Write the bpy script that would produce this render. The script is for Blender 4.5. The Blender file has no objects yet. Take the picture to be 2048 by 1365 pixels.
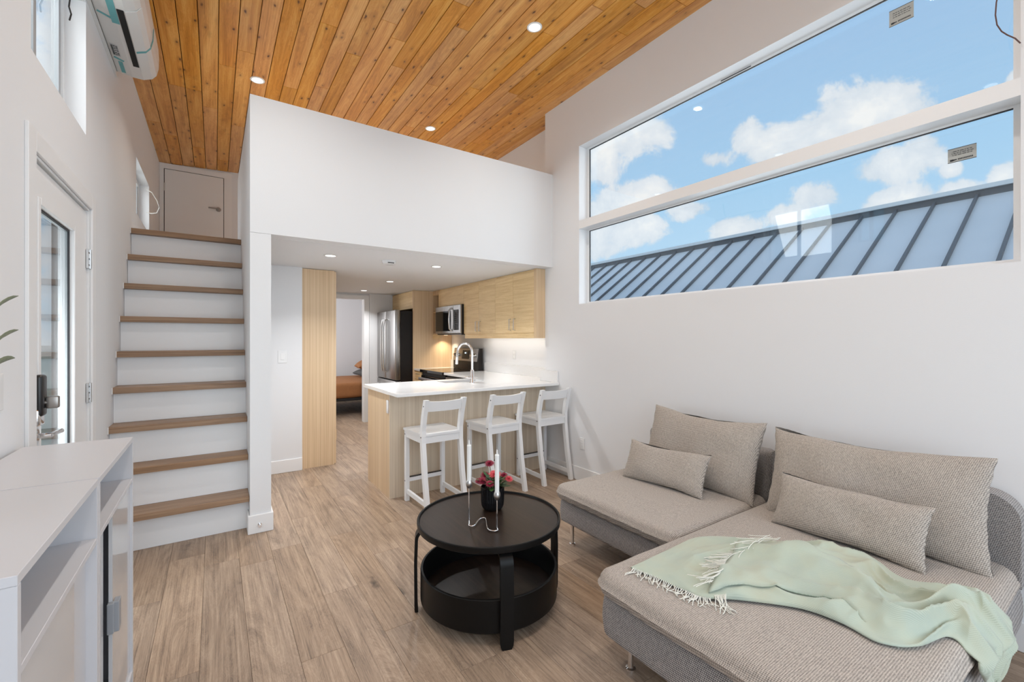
import bpy, bmesh, math, random
from math import sin, cos, pi, radians
from mathutils import Vector, Matrix, noise as mnoise
random.seed(7)
S = bpy.context.scene
COL = S.collection

# ---------------------------------------------------------------- camera
cam = bpy.data.cameras.new('camera'); camo = bpy.data.objects.new('camera', cam)
COL.objects.link(camo); S.camera = camo
camo.location = (0, 0, 1.4)
camo.rotation_euler = (pi/2, 0, -math.atan(594/881))
cam.sensor_width = 36; cam.lens = 881/2048*36; cam.shift_y = -3.5/2048
cam.clip_start = 0.02; cam.clip_end = 300
S.view_settings.view_transform = 'Standard'; S.view_settings.look = 'None'
S.view_settings.gamma = 1; S.view_settings.use_curve_mapping = False
S.view_settings.exposure = 0.0

# ---------------------------------------------------------------- node helpers
class NT:
    def __init__(s, nt): s.nt = nt
    def n(s, typ, ins=None, **kw):
        nd = s.nt.nodes.new(typ)
        for k, v in kw.items(): setattr(nd, k, v)
        for k, v in (ins or {}).items():
            sock = nd.inputs[k]
            if isinstance(v, bpy.types.NodeSocket): s.nt.links.new(v, sock)
            else: sock.default_value = v
        return nd
    def math(s, op, a, b=0.0, clamp=False):
        return s.n('ShaderNodeMath', {0: a, 1: b}, operation=op, use_clamp=clamp).outputs[0]
    def ramp(s, fac, stops, interp='LINEAR'):
        nd = s.n('ShaderNodeValToRGB', {'Fac': fac}); cr = nd.color_ramp; cr.interpolation = interp
        while len(cr.elements) < len(stops): cr.elements.new(0.5)
        for e, (p, c) in zip(cr.elements, stops):
            e.position = p; e.color = (*c, 1) if len(c) == 3 else c
        return nd.outputs['Color']
    def mix(s, fac, a, b, mode='MIX'):
        nd = s.n('ShaderNodeMix', None, data_type='RGBA', blend_type=mode)
        for k, v in ((0, fac), (6, a), (7, b)):
            if isinstance(v, bpy.types.NodeSocket): s.nt.links.new(v, nd.inputs[k])
            else: nd.inputs[k].default_value = (*v, 1) if (isinstance(v, tuple) and len(v) == 3) else v
        return nd.outputs[2]

def srgb(r, g, b):
    f = lambda c: (c/255)/12.92 if c/255 <= .04045 else ((c/255+.055)/1.055)**2.4
    return (f(r), f(g), f(b))

# ---------------------------------------------------------------- sky
W = bpy.data.worlds.new('sky'); S.world = W; W.use_nodes = True
wn = NT(W.node_tree); W.node_tree.nodes.clear()
geo = wn.n('ShaderNodeTexCoord').outputs['Generated']
sep = wn.n('ShaderNodeSeparateXYZ', {0: geo})
elev = wn.math('MAXIMUM', sep.outputs['Z'], 0.0)
skyc = wn.ramp(elev, [(0.0, srgb(214, 234, 250)), (0.12, srgb(190, 224, 250)), (0.3, srgb(172, 214, 248)), (0.5, srgb(164, 202, 240)), (1, srgb(140, 180, 228))])
nz = wn.n('ShaderNodeTexNoise', {'Vector': geo, 'Scale': 9.0, 'Detail': 9.0, 'Roughness': 0.62, 'Distortion': 0.25}).outputs['Fac']
nz2 = wn.n('ShaderNodeTexNoise', {'Vector': geo, 'Scale': 3.0, 'Detail': 7.0, 'Roughness': 0.6}).outputs['Fac']
CLOUDS = [  # unit directions with angular half-sizes (horizontal, vertical)
    (0.8858, 0.2760, 0.3731, 0.0668, 0.0412),
    (0.8709, 0.3352, 0.3594, 0.0633, 0.0320),
    (0.8524, 0.3835, 0.3553, 0.0532, 0.0292),
    (0.9046, 0.2301, 0.3589, 0.0302, 0.0219),
    (0.7986, 0.4901, 0.3494, 0.0369, 0.0180),
    (0.8173, 0.4370, 0.3757, 0.0248, 0.0281),
    (0.6832, 0.6070, 0.4059, 0.0720, 0.0272),
    (0.6599, 0.6533, 0.3711, 0.0403, 0.0424),
    (0.7392, 0.6031, 0.2996, 0.0683, 0.0216),
    (0.6929, 0.6640, 0.2811, 0.0515, 0.0324),
    (0.7998, 0.5396, 0.2630, 0.0419, 0.0195),
    (0.7277, 0.6466, 0.2290, 0.0713, 0.0310),
    (0.6969, 0.6900, 0.1954, 0.0477, 0.0234),
    (0.9224, 0.2602, 0.2856, 0.0619, 0.0276),
    (0.9302, 0.2123, 0.2994, 0.0292, 0.0335),
    (0.9023, 0.3473, 0.2554, 0.0351, 0.0276),
    (0.8885, 0.3954, 0.2330, 0.0315, 0.0163),
    (0.8494, 0.4790, 0.2217, 0.0436, 0.0192),
    (0.9554, 0.1859, 0.2297, 0.0249, 0.0136),
    (0.9616, 0.1306, 0.2412, 0.0149, 0.0156),
    (0.9243, 0.1148, 0.3640, 0.0108, 0.0103),
    (0.9404, 0.2456, 0.2351, 0.0486, 0.0176),
    (0.9464, 0.1870, 0.2632, 0.0113, 0.0105),
]
acc = None
for (cx_, cy_, cz_, rh, rv) in CLOUDS:
    a = wn.n('ShaderNodeVectorMath', {0: geo, 1: (cx_, cy_, cz_)}, operation='SUBTRACT').outputs[0]
    b = wn.n('ShaderNodeVectorMath', {0: a, 1: (1/rh, 1/rh, 1/rv)}, operation='MULTIPLY').outputs[0]
    l = wn.n('ShaderNodeVectorMath', {0: b}, operation='LENGTH').outputs['Value']
    v = wn.math('SUBTRACT', 1.3, l)
    acc = v if acc is None else wn.math('SMOOTH_MAX', acc, v)
    if acc.node.type == 'MATH' and acc.node.operation == 'SMOOTH_MAX': acc.node.inputs[2].default_value = 0.25
# the rest of the sky carries similar scattered cumulus
gen = wn.math('MULTIPLY', wn.math('SUBTRACT', nz2, 0.47), 5.0)
away = wn.n('ShaderNodeVectorMath', {0: geo, 1: (0.80, 0.42, 0.38)}, operation='DISTANCE').outputs['Value']
awf = wn.math('MULTIPLY', wn.math('SUBTRACT', away, 0.62), 4.0, True)
gen = wn.math('SUBTRACT', wn.math('MULTIPLY', wn.math('ADD', gen, 3.0), awf), 3.0)
dens = wn.math('MAXIMUM', acc, gen)
dens = wn.math('ADD', dens, wn.math('MULTIPLY', wn.math('SUBTRACT', nz, 0.5), 4.4))
mask = wn.math('MULTIPLY', wn.math('SUBTRACT', dens, -0.02), 1.9, True)
mask = wn.n('ShaderNodeMapRange', {'Value': mask}, interpolation_type='SMOOTHSTEP').outputs[0]
cl = wn.ramp(wn.math('ADD', wn.math('MULTIPLY', nz, 0.7), wn.math('MULTIPLY', dens, 0.12)), [(0.3, srgb(214, 226, 240)), (0.52, srgb(236, 242, 250)), (0.66, srgb(252, 253, 255))])
skymix = wn.mix(mask, skyc, cl)
below = wn.math('LESS_THAN', sep.outputs['Z'], -0.01)
skymix = wn.mix(below, skymix, srgb(190, 195, 198))
bg = wn.n('ShaderNodeBackground', {'Color': skymix, 'Strength': 1.0})
wo = wn.n('ShaderNodeOutputWorld', {'Surface': bg.outputs[0]})

# ---------------------------------------------------------------- area lights (daylight through the openings, plus an added bedroom fill)
def area(name, loc, target, sx, sy, power, col=(1, 1, 1), spread=180):
    l = bpy.data.lights.new(name, 'AREA'); l.shape = 'RECTANGLE'; l.size = sx; l.size_y = sy
    l.energy = power; l.color = col; l.spread = radians(spread)
    o = bpy.data.objects.new(name, l); COL.objects.link(o); o.location = loc
    o.rotation_euler = (Vector(target)-Vector(loc)).to_track_quat('-Z', 'Z').to_euler()
    return o
area('daylight_back', (1.2, -1.55, 1.75), (1.2, 4, 1.6), 3.3, 2.8, 66, (0.84, 0.925, 1.0))
area('daylight_side_window', (3.75, 1.8, 2.9), (0, 1.8, 1.6), 3.0, 1.7, 42, (0.86, 0.935, 1.0))
area('daylight_left_window', (-0.95, 2.95, 2.95), (1.5, 2.95, 1.6), 0.85, 0.7, 8, (1, 1, 1))
area('daylight_door', (-1.0, 2.9, 1.15), (.4, 3.1, 1.0), .6, 1.7, 26, (0.94, 0.975, 1))
area('daylight_loft_window', (-0.95, 5.76, 2.82), (1.5, 5.76, 2.4), 0.9, 0.5, 6, (1, 1, 1))
area('bedroom_fill', (0.2, 9.2, 1.6), (3, 9.2, 1.2), 1.4, 1.4, 40, (0.97, 0.98, 1.0))  # added fill light inside the bedroom, no window modelled there

def lamp(name, loc, power, size=0.09, col=(1, 0.9, 0.78), spread=150, rot=(0, 0, 0)):
    l = bpy.data.lights.new(name, 'AREA'); l.shape = 'DISK'; l.size = size
    l.energy = power; l.color = col; l.spread = radians(spread)
    o = bpy.data.objects.new(name, l); COL.objects.link(o); o.location = loc; o.rotation_euler = rot
    return o

# ---------------------------------------------------------------- materials
M = {}
def mat(name):
    m = bpy.data.materials.new(name); m.use_nodes = True; m.node_tree.nodes.clear(); M[name] = m
    t = NT(m.node_tree)
    out = t.n('ShaderNodeOutputMaterial'); return m, t, out
def plain(name, col, rough=0.5, metal=0.0, bump=0.0, bscale=60, spec=0.5, coat=0.0, var=0.0):
    m, t, out = mat(name)
    ins = {'Base Color': (*col, 1), 'Roughness': rough, 'Metallic': metal, 'Specular IOR Level': spec, 'Coat Weight': coat}
    p = t.n('ShaderNodeBsdfPrincipled', ins)
    if bump or var:
        tc = t.n('ShaderNodeTexCoord').outputs['Object']
        nn = t.n('ShaderNodeTexNoise', {'Vector': tc, 'Scale': float(bscale), 'Detail': 4.0}).outputs['Fac']
        if bump:
            b = t.n('ShaderNodeBump', {'Height': nn, 'Strength': bump, 'Distance': 0.002})
            t.nt.links.new(b.outputs[0], p.inputs['Normal'])
        if var:
            c = t.mix(nn, tuple(x*(1-var) for x in col), tuple(min(1, x*(1+var)) for x in col))
            t.nt.links.new(c, p.inputs['Base Color'])
    t.nt.links.new(p.outputs[0], out.inputs[0]); return m
plain('wall', (0.80, 0.805, 0.82), 0.7, bump=0.12, bscale=180, spec=0.25)
plain('trim', (0.84, 0.84, 0.845), 0.4, spec=0.4)
plain('gloss_white', (0.82, 0.82, 0.82), 0.25)
plain('white_paint', (0.86, 0.87, 0.885), 0.35, bump=0.03, bscale=40)
plain('quartz', (0.83, 0.83, 0.83), 0.14, var=0.02, bscale=90)
plain('cabinet_grey', srgb(206, 206, 210), 0.35, spec=0.4)
plain('cabinet_grey_gloss', srgb(204, 205, 208), 0.08)
plain('handle_grey', srgb(150, 154, 160), 0.4)
plain('dark_gap', (0.012, 0.012, 0.012), 0.8)
plain('black_paint', (0.004, 0.004, 0.004), 0.42, spec=0.22)
plain('black_plastic', (0.012, 0.012, 0.013), 0.3)
plain('black_glass', (0.008, 0.008, 0.008), 0.06)
plain('chrome', (0.85, 0.85, 0.86), 0.08, 1.0)
plain('nickel', (0.36, 0.34, 0.32), 0.32, 1.0)
plain('silver', (0.62, 0.62, 0.62), 0.3, 1.0)
plain('fridge_side', (0.012, 0.009, 0.008), 0.45, spec=0.3)
plain('teal_tape', srgb(105, 175, 180), 0.5)
plain('ac_white', (0.78, 0.775, 0.76), 0.3)
plain('ac_label', (0.62, 0.62, 0.62), 0.5)
plain('candle', (0.86, 0.87, 0.86), 0.45)
plain('pot_black', (0.004, 0.004, 0.005), 0.15)
plain('leaf_green', srgb(60, 92, 48), 0.5, var=0.25, bscale=30)
plain('leaf_long', srgb(112, 122, 92), 0.45, var=0.2, bscale=40)
plain('petal', srgb(140, 26, 56), 0.55, var=0.25, bscale=60)
plain('petal_light', srgb(205, 75, 85), 0.55, var=0.15, bscale=60)
plain('terracotta', srgb(160, 106, 62), 0.8, bump=0.3, bscale=30, var=0.12)
plain('pillow_grey', srgb(84, 84, 84), 0.85, bump=0.2, bscale=40)
plain('vinyl', (0.83, 0.84, 0.85), 0.35)
plain('vinyl_grey', srgb(168, 172, 176), 0.4)
plain('gasket', (0.03, 0.03, 0.035), 0.6)
plain('sticker', srgb(178, 180, 176), 0.6)
plain('ink', srgb(96, 98, 98), 0.6)
plain('ink_dark', srgb(45, 50, 56), 0.6)
plain('wire_brown', srgb(96, 70, 66), 0.6)
plain('wire_white', srgb(225, 223, 218), 0.5)
plain('ground', srgb(158, 172, 152), 0.9, var=0.15, bscale=2)
plain('ceiling_back', srgb(60, 34, 14), 0.9)
plain('floor_back', srgb(70, 56, 44), 0.9)
plain('siding', srgb(120, 125, 130), 0.7)
plain('porch', srgb(88, 84, 82), 0.8)
plain('soil', srgb(40, 30, 24), 0.95)
plain('fringe', srgb(226, 226, 218), 0.85)

def emis(name, col, st):
    m, t, out = mat(name)
    e = t.n('ShaderNodeEmission', {'Color': (*col, 1), 'Strength': st}); t.nt.links.new(e.outputs[0], out.inputs[0])
emis('lamp_lens', (1, 0.93, 0.8), 3.5)
emis('lamp_lens_white', (1, 0.97, 0.92), 3.0)
emis('led_strip', (1, 0.9, 0.75), 4.0)
emis('display', (0.75, 0.85, 0.9), 1.6)

def glass(name, tint=(0.97, 0.985, 0.98), ior=1.45):
    m, t, out = mat(name)
    g = t.n('ShaderNodeNewGeometry')
    dt = t.n('ShaderNodeVectorMath', {0: g.outputs['Normal'], 1: g.outputs['Incoming']}, operation='DOT_PRODUCT').outputs['Value']
    f0 = ((ior-1)/(ior+1))**2                      # thin pane: Schlick reflectance, the same from both faces
    sch = t.math('POWER', t.math('SUBTRACT', 1.0, t.math('ABSOLUTE', dt)), 5.0)
    fr = t.n('ShaderNodeMath', {0: t.math('MULTIPLY', sch, 1-f0), 1: f0}, operation='ADD')
    tr = t.n('ShaderNodeBsdfTransparent', {'Color': (*tint, 1)})
    gl = t.n('ShaderNodeBsdfGlossy', {'Color': (1, 1, 1, 1), 'Roughness': 0.0})
    mx = t.n('ShaderNodeMixShader', {0: fr.outputs[0], 1: tr.outputs[0], 2: gl.outputs[0]})
    t.nt.links.new(mx.outputs[0], out.inputs[0])
glass('glass')
glass('door_glass', (0.88, 0.9, 0.9), 1.7)

def steel():
    m, t, out = mat('steel')
    tc = t.n('ShaderNodeTexCoord').outputs['Object']
    mp = t.n('ShaderNodeMapping', {'Vector': tc, 'Scale': (300, 300, 3)}).outputs[0]
    nn = t.n('ShaderNodeTexNoise', {'Vector': mp, 'Scale': 1.0, 'Detail': 2.0}).outputs['Fac']
    r = t.n('ShaderNodeMapRange', {'Value': nn, 'To Min': 0.22, 'To Max': 0.36}).outputs[0]
    p = t.n('ShaderNodeBsdfPrincipled', {'Base Color': (0.38, 0.37, 0.365, 1), 'Metallic': 1.0, 'Roughness': r})
    t.nt.links.new(p.outputs[0], out.inputs[0])
steel()

def wood(name, dark, mid, light, axis, across=14.0, along=1.2, rough=0.5, knots=0, knotcol=(0.05, 0.02, 0.01),
         lines=0.0, linescale=60.0, objvar=0.25, warp=1.0, bump=0.15, spec=0.4, huevar=0.0, knothalo=1.0, knotsel=0.3, knotlong=0.42, rings=0.0, ringf=110.0):
    """Procedural timber: grain runs along `axis`; every object gets its own offset and tone."""
    m, t, out = mat(name)
    tc = t.n('ShaderNodeTexCoord').outputs['Object']
    oi = t.n('ShaderNodeObjectInfo')
    rnd = oi.outputs['Random']
    off = t.n('ShaderNodeCombineXYZ', {0: t.math('MULTIPLY', rnd, 37.0), 1: t.math('MULTIPLY', rnd, 91.0), 2: t.math('MULTIPLY', rnd, 53.0)}).outputs[0]
    v = t.n('ShaderNodeVectorMath', {0: tc, 1: off}, operation='ADD').outputs[0]
    sc = [across]*3; sc['xyz'.index(axis)] = along
    mp = t.n('ShaderNodeMapping', {'Vector': v, 'Scale': tuple(sc)}).outputs[0]
    n1 = t.n('ShaderNodeTexNoise', {'Vector': mp, 'Scale': 1.0, 'Detail': 6.0, 'Roughness': 0.6, 'Distortion': warp}).outputs['Fac']
    sc2 = [linescale]*3; sc2['xyz'.index(axis)] = along*1.3
    mp2 = t.n('ShaderNodeMapping', {'Vector': v, 'Scale': tuple(sc2)}).outputs[0]
    n2 = t.n('ShaderNodeTexNoise', {'Vector': mp2, 'Scale': 1.0, 'Detail': 3.0, 'Roughness': 0.7, 'Distortion': 0.4}).outputs['Fac']
    f = t.math('ADD', t.math('MULTIPLY', n1, 1-lines), t.math('MULTIPLY', n2, lines))
    if rings: f = t.math('ADD', f, t.math('MULTIPLY', t.math('SINE', t.math('MULTIPLY', n1, ringf)), rings))
    c = t.ramp(f, [(0.30, dark), (0.5, mid), (0.68, light)])
    if knots:
        sk = [knots]*3; sk['xyz'.index(axis)] = knots*knotlong
        mp3 = t.n('ShaderNodeMapping', {'Vector': v, 'Scale': tuple(sk)}).outputs[0]
        wv = t.n('ShaderNodeTexNoise', {'Vector': v, 'Scale': 14.0, 'Detail': 2.0})
        mp3b = t.n('ShaderNodeVectorMath', {0: mp3, 1: t.n('ShaderNodeVectorMath', {0: wv.outputs['Color'], 1: (0.28, 0.28, 0.28)}, operation='MULTIPLY').outputs[0]}, operation='ADD').outputs[0]
        vo = t.n('ShaderNodeTexVoronoi', {'Vector': mp3b, 'Scale': 1.0, 'Randomness': 1.0})
        sel = t.math('GREATER_THAN', t.n('ShaderNodeSeparateColor', {0: vo.outputs['Color']}).outputs[0], knotsel)
        kn = t.math('MULTIPLY', t.math('SUBTRACT', 0.16, vo.outputs['Distance']), 9.0, True)
        halo = t.math('MULTIPLY', t.math('SUBTRACT', 0.42, vo.outputs['Distance']), 1.1, True)
        c = t.mix(t.math('MULTIPLY', t.math('MULTIPLY', halo, knothalo), sel), c, tuple(x*0.7 for x in dark))
        c = t.mix(t.math('MULTIPLY', kn, sel), c, knotcol)
    val = t.math('ADD', t.math('MULTIPLY', t.math('SUBTRACT', t.math('FRACT', t.math('MULTIPLY', rnd, 7.31)), 0.5), objvar), 1.0)
    hue = t.math('ADD', t.math('MULTIPLY', t.math('SUBTRACT', t.math('FRACT', t.math('MULTIPLY', rnd, 13.7)), 0.5), huevar), 0.5)
    sat = t.math('ADD', t.math('MULTIPLY', t.math('SUBTRACT', t.math('FRACT', t.math('MULTIPLY', rnd, 23.7)), 0.5), objvar), 1.0)
    hs = t.n('ShaderNodeHueSaturation', {'Hue': hue, 'Saturation': sat, 'Value': val, 'Color': c}).outputs[0]
    b = t.n('ShaderNodeBump', {'Height': f, 'Strength': bump, 'Distance': 0.002})
    p = t.n('ShaderNodeBsdfPrincipled', {'Base Color': hs, 'Roughness': rough, 'Normal': b.outputs[0], 'Specular IOR Level': spec})
    t.nt.links.new(p.outputs[0], out.inputs[0])
wood('cedar', srgb(166, 104, 42), srgb(212, 147, 72), srgb(232, 178, 104), 'y', 11, 0.9, 0.42, knots=15, knotcol=srgb(84, 42, 18), rings=.03, lines=0.35, linescale=120, objvar=0.15, huevar=0.004)
wood('oak_floor', srgb(104, 88, 76), srgb(162, 139, 118), srgb(190, 167, 144), 'y', 8, 1.1, 0.42, knots=5.5, knotcol=srgb(74, 62, 54), knothalo=.55, knotsel=.62, knotlong=.3, rings=.035, lines=0.5, linescale=150, objvar=0.16, warp=3.2, bump=0.12)
wood('oak_tread', srgb(112, 86, 64), srgb(150, 120, 94), srgb(174, 145, 116), 'x', 26, 1.2, 0.45, lines=0.5, linescale=120, objvar=0.12, warp=1.4)
wood('laminate_v', srgb(196, 166, 130), srgb(220, 192, 156), srgb(234, 212, 182), 'z', 26, 0.35, 0.45, lines=0.55, linescale=150, objvar=0.02, warp=0.3, bump=0.05)
wood('laminate_h', srgb(212, 180, 130), srgb(232, 204, 156), srgb(244, 220, 178), 'y', 26, 1.5, 0.45, lines=0.4, linescale=90, rings=.04, objvar=0.04, warp=1.2, bump=0.05)
wood('laminate_pen', srgb(188, 170, 148), srgb(212, 196, 174), srgb(228, 214, 196), 'z', 30, 0.35, 0.45, lines=0.55, linescale=160, objvar=0.02, warp=0.3, bump=0.05)
wood('black_ash', srgb(24, 17, 13), srgb(40, 28, 21), srgb(52, 38, 30), 'y', 20, 1.4, 0.36, lines=0.5, linescale=90, objvar=0.0, spec=0.28)

def fabric(name, light, dark, period=0.0075, contrast=1.0, diag=0.35, xk=1.0, amp=0.27):
    m, t, out = mat(name)
    tc = t.n('ShaderNodeTexCoord').outputs['Object']
    sp = t.n('ShaderNodeSeparateXYZ', {0: tc})
    wob = t.n('ShaderNodeTexNoise', {'Vector': tc, 'Scale': 22.0, 'Detail': 2.0}).outputs['Fac']
    k = 2*pi/period
    a = t.math('ADD', t.math('ADD', t.math('MULTIPLY', sp.outputs[0], xk), sp.outputs[2]), t.math('MULTIPLY', sp.outputs[1], diag*0.2))
    a = t.math('ADD', a, t.math('MULTIPLY', wob, 0.0016))
    s1 = t.math('SINE', t.math('MULTIPLY', a, k))
    b = t.math('ADD', sp.outputs[1], t.math('MULTIPLY', sp.outputs[2], 0.3))
    s2 = t.math('SINE', t.math('MULTIPLY', b, k*1.15))
    f = t.math('ADD', t.math('MULTIPLY', s1, amp), t.math('MULTIPLY', s2, 0.24))
    sc = t.n('ShaderNodeMapping', {'Vector': tc, 'Scale': (1.0, 4.0, 1.0)}).outputs[0]
    nn = t.n('ShaderNodeTexNoise', {'Vector': sc, 'Scale': 90.0, 'Detail': 3.0}).outputs['Fac']
    f = t.math('ADD', t.math('ADD', f, 0.5), t.math('MULTIPLY', t.math('SUBTRACT', nn, 0.5), 1.2))
    c = t.mix(t.math('MULTIPLY', f, 1.0, True), dark, light)
    bmp = t.n('ShaderNodeBump', {'Height': f, 'Strength': 0.5*contrast, 'Distance': 0.0015})
    p = t.n('ShaderNodeBsdfPrincipled', {'Base Color': c, 'Roughness': 0.9, 'Normal': bmp.outputs[0], 'Specular IOR Level': 0.1, 'Sheen Weight': 0.15})
    t.nt.links.new(p.outputs[0], out.inputs[0])
fabric('sofa_fabric', srgb(208, 198, 188), srgb(118, 111, 106))
fabric('cushion_fabric', srgb(206, 196, 185), srgb(118, 111, 106), xk=0.15)
fabric('sofa_fabric_dark', srgb(196, 190, 186), srgb(78, 77, 80), amp=0.42)
def throw_mat():
    m, t, out = mat('throw')
    tc = t.n('ShaderNodeTexCoord').outputs['Object']
    n1 = t.n('ShaderNodeTexNoise', {'Vector': tc, 'Scale': 7.0, 'Detail': 3.0}).outputs['Fac']
    c = t.ramp(n1, [(0.35, srgb(166, 179, 166)), (0.52, srgb(173, 183, 166)), (0.72, srgb(174, 177, 156))])
    sp = t.n('ShaderNodeSeparateXYZ', {0: tc})
    s1 = t.math('SINE', t.math('MULTIPLY', t.math('ADD', sp.outputs[0], sp.outputs[1]), 1500.0))
    c = t.mix(t.math('MULTIPLY', t.math('ADD', s1, 1.0), 0.10), c, srgb(232, 236, 226))
    nn = t.n('ShaderNodeTexNoise', {'Vector': tc, 'Scale': 260.0, 'Detail': 2.0}).outputs['Fac']
    b = t.n('ShaderNodeBump', {'Height': nn, 'Strength': 0.3, 'Distance': 0.001})
    p = t.n('ShaderNodeBsdfPrincipled', {'Base Color': c, 'Roughness': 0.95, 'Normal': b.outputs[0], 'Specular IOR Level': 0.1, 'Sheen Weight': 0.25})
    t.nt.links.new(p.outputs[0], out.inputs[0])
throw_mat()
def roof_mat():
    m, t, out = mat('roof_metal')
    tc = t.n('ShaderNodeTexCoord').outputs['Object']
    n1 = t.n('ShaderNodeTexNoise', {'Vector': tc, 'Scale': 1.2, 'Detail': 3.0}).outputs['Fac']
    c = t.mix(n1, srgb(214, 219, 222), srgb(234, 237, 240))
    p = t.n('ShaderNodeBsdfPrincipled', {'Base Color': c, 'Roughness': 0.5, 'Metallic': 0.0})
    t.nt.links.new(p.outputs[0], out.inputs[0])
roof_mat()
plain('roof_seam', srgb(92, 98, 104), 0.5)
plain('roof_ridge', srgb(235, 240, 242), 0.4, 0.2)

# ---------------------------------------------------------------- geometry helpers
def wloc(o):
    v = Vector((0, 0, 0))
    while o is not None: v = v + Vector(o.location); o = o.parent
    return v
def link(name, me, parent=None):
    o = bpy.data.objects.new(name, me); COL.objects.link(o)
    if parent: o.parent = parent
    return o
def tag(o, label=None, cat=None, group=None, kind=None):
    if label: o['label'] = label
    if cat: o['category'] = cat
    if group: o['group'] = group
    if kind: o['kind'] = kind
    return o
def thing(name, label, cat, loc=(0, 0, 0), rz=0, group=None, kind=None):
    o = bpy.data.objects.new(name, None); COL.objects.link(o); o.empty_display_size = 0.05
    o.location = loc; o.rotation_euler = (0, 0, rz)
    return tag(o, label, cat, group, kind)
def smooth(me, ang=40):
    for p in me.polygons: p.use_smooth = True
    try: me.set_sharp_from_angle(angle=radians(ang))
    except Exception: pass
class MB:
    """collects shapes given in room coordinates; build() makes ONE mesh object"""
    def __init__(s): s.bm = bmesh.new()
    def box(s, x0, x1, y0, y1, z0, z1, bev=0.0, seg=2):
        r = bmesh.ops.create_cube(s.bm, size=1.0)
        vs = r['verts']
        for v in vs:
            v.co = Vector(((x0+x1)/2+v.co.x*(x1-x0), (y0+y1)/2+v.co.y*(y1-y0), (z0+z1)/2+v.co.z*(z1-z0)))
        if bev > 0:
            es = list({e for v in vs for e in v.link_edges})
            bmesh.ops.bevel(s.bm, geom=es, offset=bev, segments=seg, affect='EDGES', profile=0.5)
        return s
    def poly(s, pts, faces):
        vs = [s.bm.verts.new(p) for p in pts]
        for f in faces:
            try: s.bm.faces.new([vs[i] for i in f])
            except ValueError: pass
        return s
    def prism(s, prof, axis, a0, a1):
        """prof: 2D polygon; axis: extrusion axis"""
        def P(p, a):
            if axis == 'y': return (p[0], a, p[1])
            if axis == 'x': return (a, p[0], p[1])
            return (p[0], p[1], a)
        n = len(prof)
        pts = [P(p, a0) for p in prof]+[P(p, a1) for p in prof]
        fs = [tuple(range(n-1, -1, -1)), tuple(range(n, 2*n))]+[(i, (i+1) % n, n+(i+1) % n, n+i) for i in range(n)]
        return s.poly(pts, fs)
    def beam(s, p0, p1, w, d, up=(0, 0, 1), w1=None, d1=None, bev=0):
        """tapered rectangular bar from p0 to p1; w across, d along `up` side"""
        p0 = Vector(p0); p1 = Vector(p1); t = (p1-p0).normalized(); u = Vector(up)
        a = t.cross(u).normalized(); b = a.cross(t).normalized()
        w1 = w1 or w; d1 = d1 or d
        pts = []
        for p, ww, dd in ((p0, w, d), (p1, w1, d1)):
            for sx, sy in ((-1, -1), (1, -1), (1, 1), (-1, 1)): pts.append(p+a*sx*ww/2+b*sy*dd/2)
        return s.poly(pts, [(3, 2, 1, 0), (4, 5, 6, 7), (0, 1, 5, 4), (1, 2, 6, 5), (2, 3, 7, 6), (3, 0, 4, 7)])
    def tube(s, pts, r, seg=8, caps=True):
        pts = [Vector(p) for p in pts]; n = len(pts)
        rs = r if isinstance(r, (list, tuple)) else [r]*n
        rings = []; prev = None
        for i, p in enumerate(pts):
            t = (pts[min(i+1, n-1)]-pts[max(i-1, 0)])
            t = t.normalized() if t.length > 1e-9 else Vector((0, 0, 1))
            if prev is None:
                a = t.cross(Vector((0, 0, 1)));
                if a.length < 1e-3: a = t.cross(Vector((1, 0, 0)))
            else: a = prev-t*prev.dot(t)
            a.normalize(); prev = a; b = t.cross(a)
            rings.append([s.bm.verts.new(p+(a*cos(2*pi*k/seg)+b*sin(2*pi*k/seg))*rs[i]) for k in range(seg)])
        for i in range(n-1):
            for k in range(seg):
                s.bm.faces.new((rings[i][k], rings[i][(k+1) % seg], rings[i+1][(k+1) % seg], rings[i+1][k]))
        if caps:
            s.bm.faces.new(rings[0][::-1]); s.bm.faces.new(rings[-1])
        return s
    def lathe(s, c, prof, seg=48, ribs=0, ribamp=0.0):
        """prof: (r, z) list bottom to top, revolved about the vertical through c"""
        rings = []
        for (r, z) in prof:
            if r < 1e-6: rings.append([s.bm.verts.new((c[0], c[1], z))]); continue
            ring = []
            for k in range(seg):
                a = 2*pi*k/seg; rr = r+(ribamp*(k % 2) if ribs else 0)
                ring.append(s.bm.verts.new((c[0]+rr*cos(a), c[1]+rr*sin(a), z)))
            rings.append(ring)
        for A, B in zip(rings, rings[1:]):
            for k in range(seg):
                k2 = (k+1) % seg
                if len(A) == 1 and len(B) == 1: continue
                if len(A) == 1: s.bm.faces.new((A[0], B[k2], B[k])) if False else s.bm.faces.new((A[0], B[k], B[k2]))
                elif len(B) == 1: s.bm.faces.new((A[k], A[k2], B[0]))
                else: s.bm.faces.new((A[k], A[k2], B[k2], B[k]))
        return s
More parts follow.
